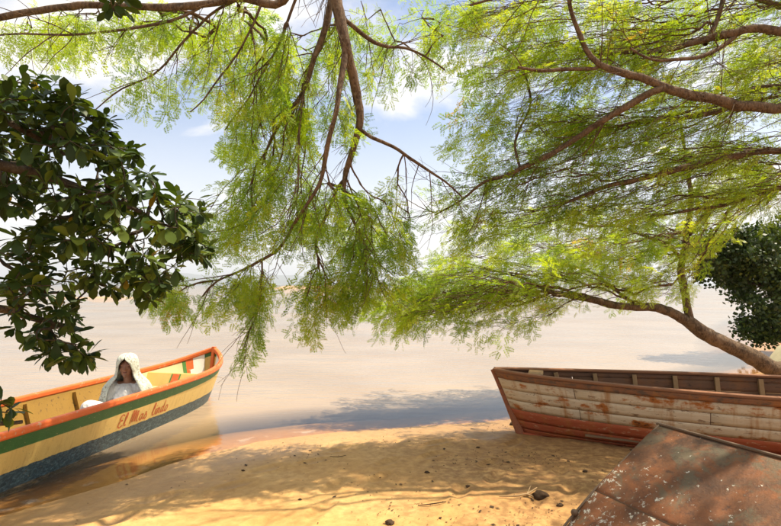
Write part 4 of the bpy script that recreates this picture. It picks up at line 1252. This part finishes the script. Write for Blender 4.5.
# ---- tree E: dense dark tree far right
ze = float(ground_z(np.array(10.6), np.array(12.6)))
te = tag(empty('evergreen_tree', (10.6, 12.6, ze)), 'dense dark green tree standing behind the leaning trunk at the right edge', 'tree')
trunkE = limb_m([(10.6, 12.6, ze - 0.2, 0.22), (10.5, 12.6, 1.2, 0.17), (10.4, 12.5, 2.4, 0.12), (10.2, 12.5, 3.4, 0.06)])
limbsE = [trunkE] + [limb_m([(10.5, 12.6, 1.1, 0.08), (9.3, 12.3, 1.5, 0.05), (7.9, 12.0, 1.7, 0.02)]), limb_m([(10.45, 12.5, 1.8, 0.08), (9.6, 12.6, 2.4, 0.05), (8.8, 12.4, 2.6, 0.02)]), limb_m([(10.4, 12.5, 2.2, 0.07), (11.2, 12.2, 2.8, 0.05), (11.8, 12, 2.9, 0.03)])]
wood('trunk', [knobbly(*trunkE, 701)], 12, MT['bark_dark'], te)
for p, r in limbsE[1:]: wood('branch', [(p, r)], 8, MT['bark_dark'], te)
qe = np.random.default_rng(46)
blobs = []
for c, h, n in (((8.9, 11.8, 2.0), (1.7, 1.0, 1.15), 46), ((7.7, 11.4, 2.3), (1.1, 0.7, 0.55), 16), ((8.5, 11.4, 0.95), (1.0, 0.6, 0.5), 10), ((10.6, 12.3, 2.6), (1.2, 1.0, 1.0), 16)):
    for _ in range(n):
        v = qe.normal(0, 1, 3); v /= np.linalg.norm(v); v *= qe.uniform(0.35, 1.08)
        r_ = qe.uniform(0.14, 0.40)
        blobs.append((tuple(np.array(c) + v * np.array(h)), (r_ * 1.3, r_, r_ * 0.75), int(8 + 30 * r_)))
attrE = box_cloud(blobs, 45)
twE = grow(limbsE, np.array(attrE), 799)
wood('twigs', twE, 4, MT['bark_dark'], te, 'stuff')
def broad_spray(seed):
    g = np.random.default_rng(seed); o = []
    for k in range(14):
        b = g.normal(0, 0.07, 3); d = g.normal(0, 1, 3); d[2] -= 0.3; d /= np.linalg.norm(d)
        n = np.array([0, 0, 1]) + g.normal(0, .5, 3); s = np.cross(d, n); s /= np.linalg.norm(s)
        L, W = g.uniform(0.05, 0.08), g.uniform(0.022, 0.034)
        o.append([b, b + d * L * .5 + s * W, b + d * L, b + d * L * .5 - s * W])
    return np.array(o)
leaf_mass('crown', twE, [broad_spray(i) for i in range(8)], 1.3, 800, MT['leaf_e'], te, (0.1, 0.9), scale=(0.8, 1.5), spread=0.7, back=0.9)

# ------------------------------------------------------------------ boulder at the right edge
bm = bmesh.new()
qb = np.random.default_rng(9)
for _ in range(26):
    v = qb.normal(0, 1, 3); v /= np.linalg.norm(v)
    bm.verts.new(v * np.array((0.66, 0.5, 0.42)) * qb.uniform(0.85, 1.1))
bmesh.ops.convex_hull(bm, input=bm.verts)
bmesh.ops.bevel(bm, geom=bm.edges[:], offset=0.035, segments=2, affect='EDGES', profile=0.6)
bmesh.ops.triangulate(bm, faces=bm.faces[:])
bmesh.ops.subdivide_edges(bm, edges=bm.edges[:], cuts=2, use_grid_fill=True)
for v in bm.verts:
    v.co *= 1 + 0.05 * (float(vnoise(np.array(v.co.x + v.co.z * .6), np.array(v.co.y - v.co.z), 7.0, 4)) - .5)
zg = float(ground_z(np.array(7.45), np.array(9.3)))
bo = from_bm('boulder', bm, MT['stone'])
bo.location = (7.18, 9.2, zg + 0.30)
tag(bo, 'pale yellowish boulder at the right edge beside the leaning trunk', 'boulder')

# ------------------------------------------------------------------ passenger
def capsules(caps, bm=None):
    bm = bm or bmesh.new()
    for p0, r0, p1, r1 in caps:
        p0, p1 = Vector(p0), Vector(p1)
        d = p1 - p0
        L = d.length
        if L < 1e-5:
            bmesh.ops.create_icosphere(bm, subdivisions=3, radius=r0, matrix=Matrix.Translation(p0)); continue
        qn = d.to_track_quat('Z', 'Y').to_matrix().to_4x4()
        rings = []
        for k in range(5): a = -math.pi / 2 + (math.pi / 2) * k / 4; rings.append((r0 * math.cos(a), r0 * math.sin(a)))
        for k in range(5): a = (math.pi / 2) * k / 4; rings.append((r1 * math.cos(a), L + r1 * math.sin(a)))
        vs = []
        for rr, zz_ in rings:
            vs.append([bm.verts.new(p0 + qn @ Vector((max(rr, 1e-4) * math.cos(b), max(rr, 1e-4) * math.sin(b), zz_))) for b in np.linspace(0, 2 * math.pi, 12, endpoint=False)])
        for a, b in zip(vs[:-1], vs[1:]):
            for j in range(12): bm.faces.new([a[j], a[(j + 1) % 12], b[(j + 1) % 12], b[j]])
        bm.faces.new(vs[0][::-1]); bm.faces.new(vs[-1])
    return bm
def ell(bm, c, r):
    bmesh.ops.create_icosphere(bm, subdivisions=3, radius=1, matrix=Matrix.Translation(c) @ Matrix.Diagonal((*r, 1)))
def remeshed(name, bm, voxel, mat, parent, smooth_it=4):
    bmesh.ops.recalc_face_normals(bm, faces=bm.faces)
    me = bpy.data.meshes.new(name); bm.to_mesh(me); bm.free()
    o = bpy.data.objects.new(name, me); col.objects.link(o)
    rm = o.modifiers.new('r', 'REMESH'); rm.mode = 'VOXEL'; rm.voxel_size = voxel; rm.use_smooth_shade = True
    sm = o.modifiers.new('s', 'SMOOTH'); sm.iterations = smooth_it; sm.factor = 0.5
    dg = bpy.context.evaluated_depsgraph_get()
    me2 = bpy.data.meshes.new_from_object(o.evaluated_get(dg))
    o.modifiers.clear(); o.data = me2; me2.name = name
    bpy.data.meshes.remove(me)
    me2.materials.clear(); me2.materials.append(mat)
    me2.polygons.foreach_set('use_smooth', [True] * len(me2.polygons))
    o.parent = parent
    return o
face_dir = math.atan2(-0.42, 0.907)
pr = tag(empty('person', (-2.87, 5.74, 0.048), math.pi + 0.17), 'person in pale patterned shawl and white clothes seated in the yellow boat', 'person')
pr.scale = (0.93, 0.93, 0.93)
# local frame: +Y is the way the person faces, +X the person's right hand side is -X
sh = {1: (0.165, 0.0, 0.50), -1: (-0.165, 0.0, 0.50)}
caps = [((0, 0, .11), .125, (0, .01, .26), .11), ((0, .01, .26), .11, (0, .0, .42), .115), ((-.10, 0, .47), .075, (.10, 0, .47), .075), ((0, 0, .50), .052, (0, .02, .62), .048)]
for e in (1, -1):
    caps += [(sh[e], .055, (e * .235, .05, .27), .042), ((e * .235, .05, .27), .04, (e * .085, .24, .19), .027),
             ((e * .09, .02, .11), .095, (e * .13, .40, .30), .066), ((e * .13, .40, .30), .06, (e * .11, .50, .03), .04), ((e * .11, .50, .03), .038, (e * .12, .62, .025), .028)]
    wx, wy, wz = e * .085, .24, .19
    caps += [((wx, wy, wz), .026, (wx - e * .03, wy + .06, wz - .004), .03)]
    for k, (ox, ln) in enumerate(((-.024, .06), (-.008, .07), (.008, .066), (.023, .052))):
        b0 = (wx - e * .035 + ox * .9, wy + .075, wz - .004 + .006 * (k % 2)); b1 = (b0[0] - e * .012, b0[1] + ln * .55, b0[2] + .006); b2 = (b1[0] - e * .008, b1[1] + ln * .45, b1[2] - .016)
        caps += [(b0, .0095, b1, .0085), (b1, .0085, b2, .007)]
    caps += [((wx + e * .0, wy + .03, wz + .012), .012, (wx - e * .002, wy + .075, wz + .026), .010), ((wx - e * .002, wy + .075, wz + .026), .010, (wx - e * .014, wy + .10, wz + .022), .008)]
TURN = Matrix.Rotation(-0.44, 3, 'Z')              # the legs lie along the boat, the upper body turns towards the beach
def lg(p): return tuple(TURN @ Vector(p))
caps = [(lg(a), ra, lg(b), rb_) if (max(a[1], b[1]) > 0.3) else (a, ra, b, rb_) for a, ra, b, rb_ in caps]
bm = capsules(caps)
hc = Vector((0, .045, .715))
ell(bm, hc, (.076, .093, .098)); ell(bm, hc + Vector((0, .03, -.055)), (.056, .062, .062))
ell(bm, hc + Vector((0, .085, -.095)), (.022, .02, .018))
capsules([((0, .128, .728), .009, (0, .150, .692), .014), ((-.045, .118, .742), .012, (.045, .118, .742), .012), ((-.014, .135, .69), .011, (.014, .135, .69), .011),
          ((-.042, .10, .69), .024, (-.038, .098, .68), .022), ((.042, .10, .69), .024, (.038, .098, .68), .022), ((-.02, .122, .657), .010, (.02, .122, .657), .010)], bm)
for e in (1, -1): ell(bm, hc + Vector((e * .078, -.005, -.01)), (.012, .022, .032))
body = remeshed('body', bm, 0.007, MT['skin'], pr, 3)
for e in (1, -1):
    bm = bmesh.new(); ell(bm, Vector((e * .031, .122, .724)), (.014, .008, .007))
    from_bm('eye', bm, MT['eye'], body)
bm = bmesh.new(); ell(bm, Vector((0, .131, .660)), (.024, .007, .008)); from_bm('mouth', bm, MT['lip'], body)
bm = bmesh.new(); ell(bm, hc + Vector((0, -.018, .022)), (.082, .092, .092)); from_bm('hair', bm, MT['hair'], body)
bm = capsules([((0, 0, .15), .138, (0, .015, .28), .13), ((0, .015, .28), .13, (0, .01, .40), .132), ((-.11, 0, .455), .086, (.11, 0, .455), .086), ((-.06, .05, .37), .085, (.06, .05, .37), .085)] +
              [((e * .165, 0, .49), .068, (e * .21, .035, .36), .062) for e in (1, -1)])
remeshed('blouse', bm, 0.010, MT['white_cloth'], pr, 3)
bm = capsules([((0, -.02, .10), .16, (0, .05, .12), .16), ((.08, .0, .12), .12, (.15, .40, .30), .095), ((-.08, .0, .12), .12, (-.15, .40, .30), .095),
               ((.15, .40, .30), .09, (.13, .49, .08), .085), ((-.15, .40, .30), .09, (-.13, .49, .08), .085), ((-.13, .38, .27), .085, (.13, .38, .27), .085), ((-.1, .45, .15), .08, (.1, .45, .15), .08), ((0, .2, .13), .13, (0, .4, .18), .12)])
bmesh.ops.rotate(bm, verts=bm.verts, cent=(0, 0, 0), matrix=TURN)
remeshed('skirt', bm, 0.012, MT['white_cloth'], pr, 4)
# shawl: a sheet over the head, open at the front, falling over the shoulders
rows = [(.865, .012, .012, .03, 0), (.858, .055, .06, .03, 0), (.840, .084, .098, .035, 0), (.810, .100, .122, .04, 0), (.780, .108, .132, .04, 22), (.745, .112, .134, .038, 33), (.70, .114, .128, .032, 39),
        (.655, .118, .120, .025, 40), (.61, .135, .118, .015, 38), (.57, .180, .130, .008, 36), (.53, .222, .145, .006, 36), (.48, .250, .160, .01, 38), (.42, .268, .175, .015, 42),
        (.36, .282, .188, .02, 48), (.29, .270, .20, .02, 54), (.22, .245, .21, .02, 60), (.14, .215, .21, .015, 66), (.06, .195, .20, .01, 70), (.02, .185, .20, .01, 72)]
NJ = 60
V, F = [], []
for i, (z, rx, ry, cy, op) in enumerate(rows):
    for j in range(NJ):
        a = math.radians(op) + (2 * math.pi - 2 * math.radians(op)) * j / (NJ - 1)      # 0 = front (+Y)
        env = max(0.0, min(1.0, (0.66 - z) / 0.2)); top = max(0, min(1, (.84 - z) / .15))
        fold = 1 + 0.03 * top * math.sin(a * 11 + z * 40) + 0.07 * env * math.sin(a * 9 + 0.8 * i * .3) + 0.035 * env * math.sin(a * 17 + 1.3) + 0.012 * top * math.sin(a * 7)
        V.append((math.sin(a) * rx * fold, cy + math.cos(a) * ry * fold, z + 0.01 * env * math.sin(a * 5)))
i = np.arange(len(rows) * NJ).reshape(len(rows), NJ)
F = np.stack([i[:-1, :-1].ravel(), i[:-1, 1:].ravel(), i[1:, 1:].ravel(), i[1:, :-1].ravel()], 1)
sw = link('shawl', np_mesh('shawl', np.array(V), F, True), MT['shawl'], pr)
so = sw.modifiers.new('thick', 'SOLIDIFY'); so.thickness = 0.008; so.offset = 1
ss_ = sw.modifiers.new('sub', 'SUBSURF'); ss_.levels = 1; ss_.render_levels = 1

# ------------------------------------------------------------------ small things on the beach
def gz(x, y): return float(ground_z(np.array(float(x)), np.array(float(y))))
def stick(name, paths, label, mat):
    out = []
    for pts in paths:
        p = [Vector((x, y, gz(x, y) + h)) for x, y, h, r in pts]
        out.append(catmull(p, [r for *_, r in pts], 0.02))
    v, f = tubes(out, 6)
    return tag(link(name, np_mesh(name, v, f, True), mat), label, 'twig')
def gp(px, py):
    y = 4.0
    for _ in range(12):
        p = P(px, py, y); g = gz(p.x, p.y)
        y = y * (CAM_H - g) / (CAM_H - p.z)
    p = P(px, py, y)
    return p.x, p.y
a, b, c, d, e = gp(499, 498), gp(515, 499), gp(527, 497), gp(537, 492), gp(531, 490)
stick('twig', [[(*a, .012, .004), (*b, .02, .006), (*c, .02, .007), (*gp(533, 499), .012, .006)], [(*c, .02, .006), (*d, .03, .004)], [(*c, .02, .005), (*e, .035, .003)]],
      'pale forked twig beside a dark clod on the sand', MT['twig_dry'])
stick('twig', [[(*gp(418, 507), .008, .003), (*gp(432, 506), .014, .0045), (*gp(446, 503), .008, .003)]], 'thin dark twig on the shaded sand left of the forked one', MT['clod'])
stick('twig', [[(*gp(330, 457), .006, .002), (*gp(338, 458), .010, .003), (*gp(346, 456), .006, .002)]], 'tiny twig on open sand near the waterline', MT['clod'])
def lump(name, px, py, r, label, cat, mat, seed, flat=0.6):
    x, y = gp(px, py)
    bm = bmesh.new(); bmesh.ops.create_icosphere(bm, subdivisions=3, radius=1)
    for v in bm.verts:
        c = v.co.copy()
        k = 0.75 + 0.5 * float(vnoise(np.array(c.x * 1.4 + 5), np.array(c.y * 1.4 + c.z * 1.2), 1.6, seed))
        v.co = Vector((c.x * r, c.y * r * .8, c.z * r * flat)) * k
    o = from_bm(name, bm, mat); o.location = (x, y, gz(x, y) + r * flat * 0.35)
    return tag(o, label, cat)
lump('clod', 541, 497, 0.055, 'dark clod of earth beside the pale forked twig', 'clod', MT['clod'], 3)
lump('stone', 514, 425, 0.045, 'dark stone at the waterline under the bow of the planked boat', 'stone', MT['clod'], 5)
lump('stone', 390, 524, 0.03, 'small dark stone at the bottom centre of the beach', 'stone', MT['clod'], 8)
lump('stone', 243, 471, 0.016, 'tiny dark pebble on bright sand near the left waterline', 'pebble', MT['clod'], 9)
lump('stone', 427, 473, 0.02, 'small dark pebble in the tree shade mid beach', 'pebble', MT['clod'], 10)
for k, (px, py, r, lb_t) in enumerate([(468, 487, 0.018, 'small dark clod left of the pale forked twig'), (585, 472, 0.020, 'small dark clod on the sand below the red bottom of the planked boat'), (300, 500, 0.013, 'tiny dark pebble on the open sand low at centre left'),
                                       (478, 448, 0.016, 'tiny dark pebble on damp sand near the bow of the planked boat'), (560, 506, 0.022, 'small dark clod between the forked twig and the rusty hull')]):
    lump('clod', px, py, r, lb_t, 'clod' if 'clod' in lb_t else 'pebble', MT['clod'], 20 + k)
# dry leaf crumbs and bark bits
q = np.random.default_rng(5)
V, F = [], []
n = 1900
while len(F) < n:
    x, y = q.uniform(-2.2, 3.2), q.uniform(3.2, 6.0)
    dns = 0.18 + 0.82 * max(0, min(1, (x + 0.2) / 1.5))
    if q.random() > dns * max(0.0, float(vnoise(np.array(x), np.array(y), 1.7, 12)) - 0.30) * 2.2: continue
    if float(shore_dist(np.array(x), np.array(y))) < 0.08: continue
    s, an = (q.uniform(0.014, 0.026) if q.random() < 0.06 else q.uniform(0.003, 0.011)), q.uniform(0, 6.28)
    z = gz(x, y) + 0.004
    cs, sn = math.cos(an) * s, math.sin(an) * s
    k = len(V); wv = q.uniform(0.3, 0.7)
    V += [(x - cs, y - sn, z), (x + sn * wv, y - cs * wv, z + q.uniform(0, .006)), (x + cs, y + sn, z + q.uniform(0, .008)), (x - sn * wv, y + cs * wv, z + q.uniform(0, .004))]
    F.append((k, k + 1, k + 2, k + 3))
lit = link('leaf_litter', np_mesh('leaf_litter', np.array(V), np.array(F)), MT['clod'])
tag(lit, 'scattered crumbs of dry leaves and bark on the shaded sand', 'litter', None, 'stuff')

# ------------------------------------------------------------------ haze over the river
M = Mat('river_haze')
pv = M.n('ShaderNodeVolumePrincipled')
pv.inputs['Color'].default_value = (0.86, 0.92, 1.0, 1)
pv.inputs['Density'].default_value = 0.00022
pv.inputs['Anisotropy'].default_value = 0.2
hm = M.done(None, pv.outputs[0])
bm = bmesh.new()
bmesh.ops.create_cube(bm, size=1, matrix=Matrix.Translation((0, 5850, 138)) @ Matrix.Diagonal((18400, 12400, 286, 1)))
hzb = from_bm('haze', bm, hm, smooth=False)
tag(hzb, 'thin bluish haze over the far river', 'haze', None, 'stuff')
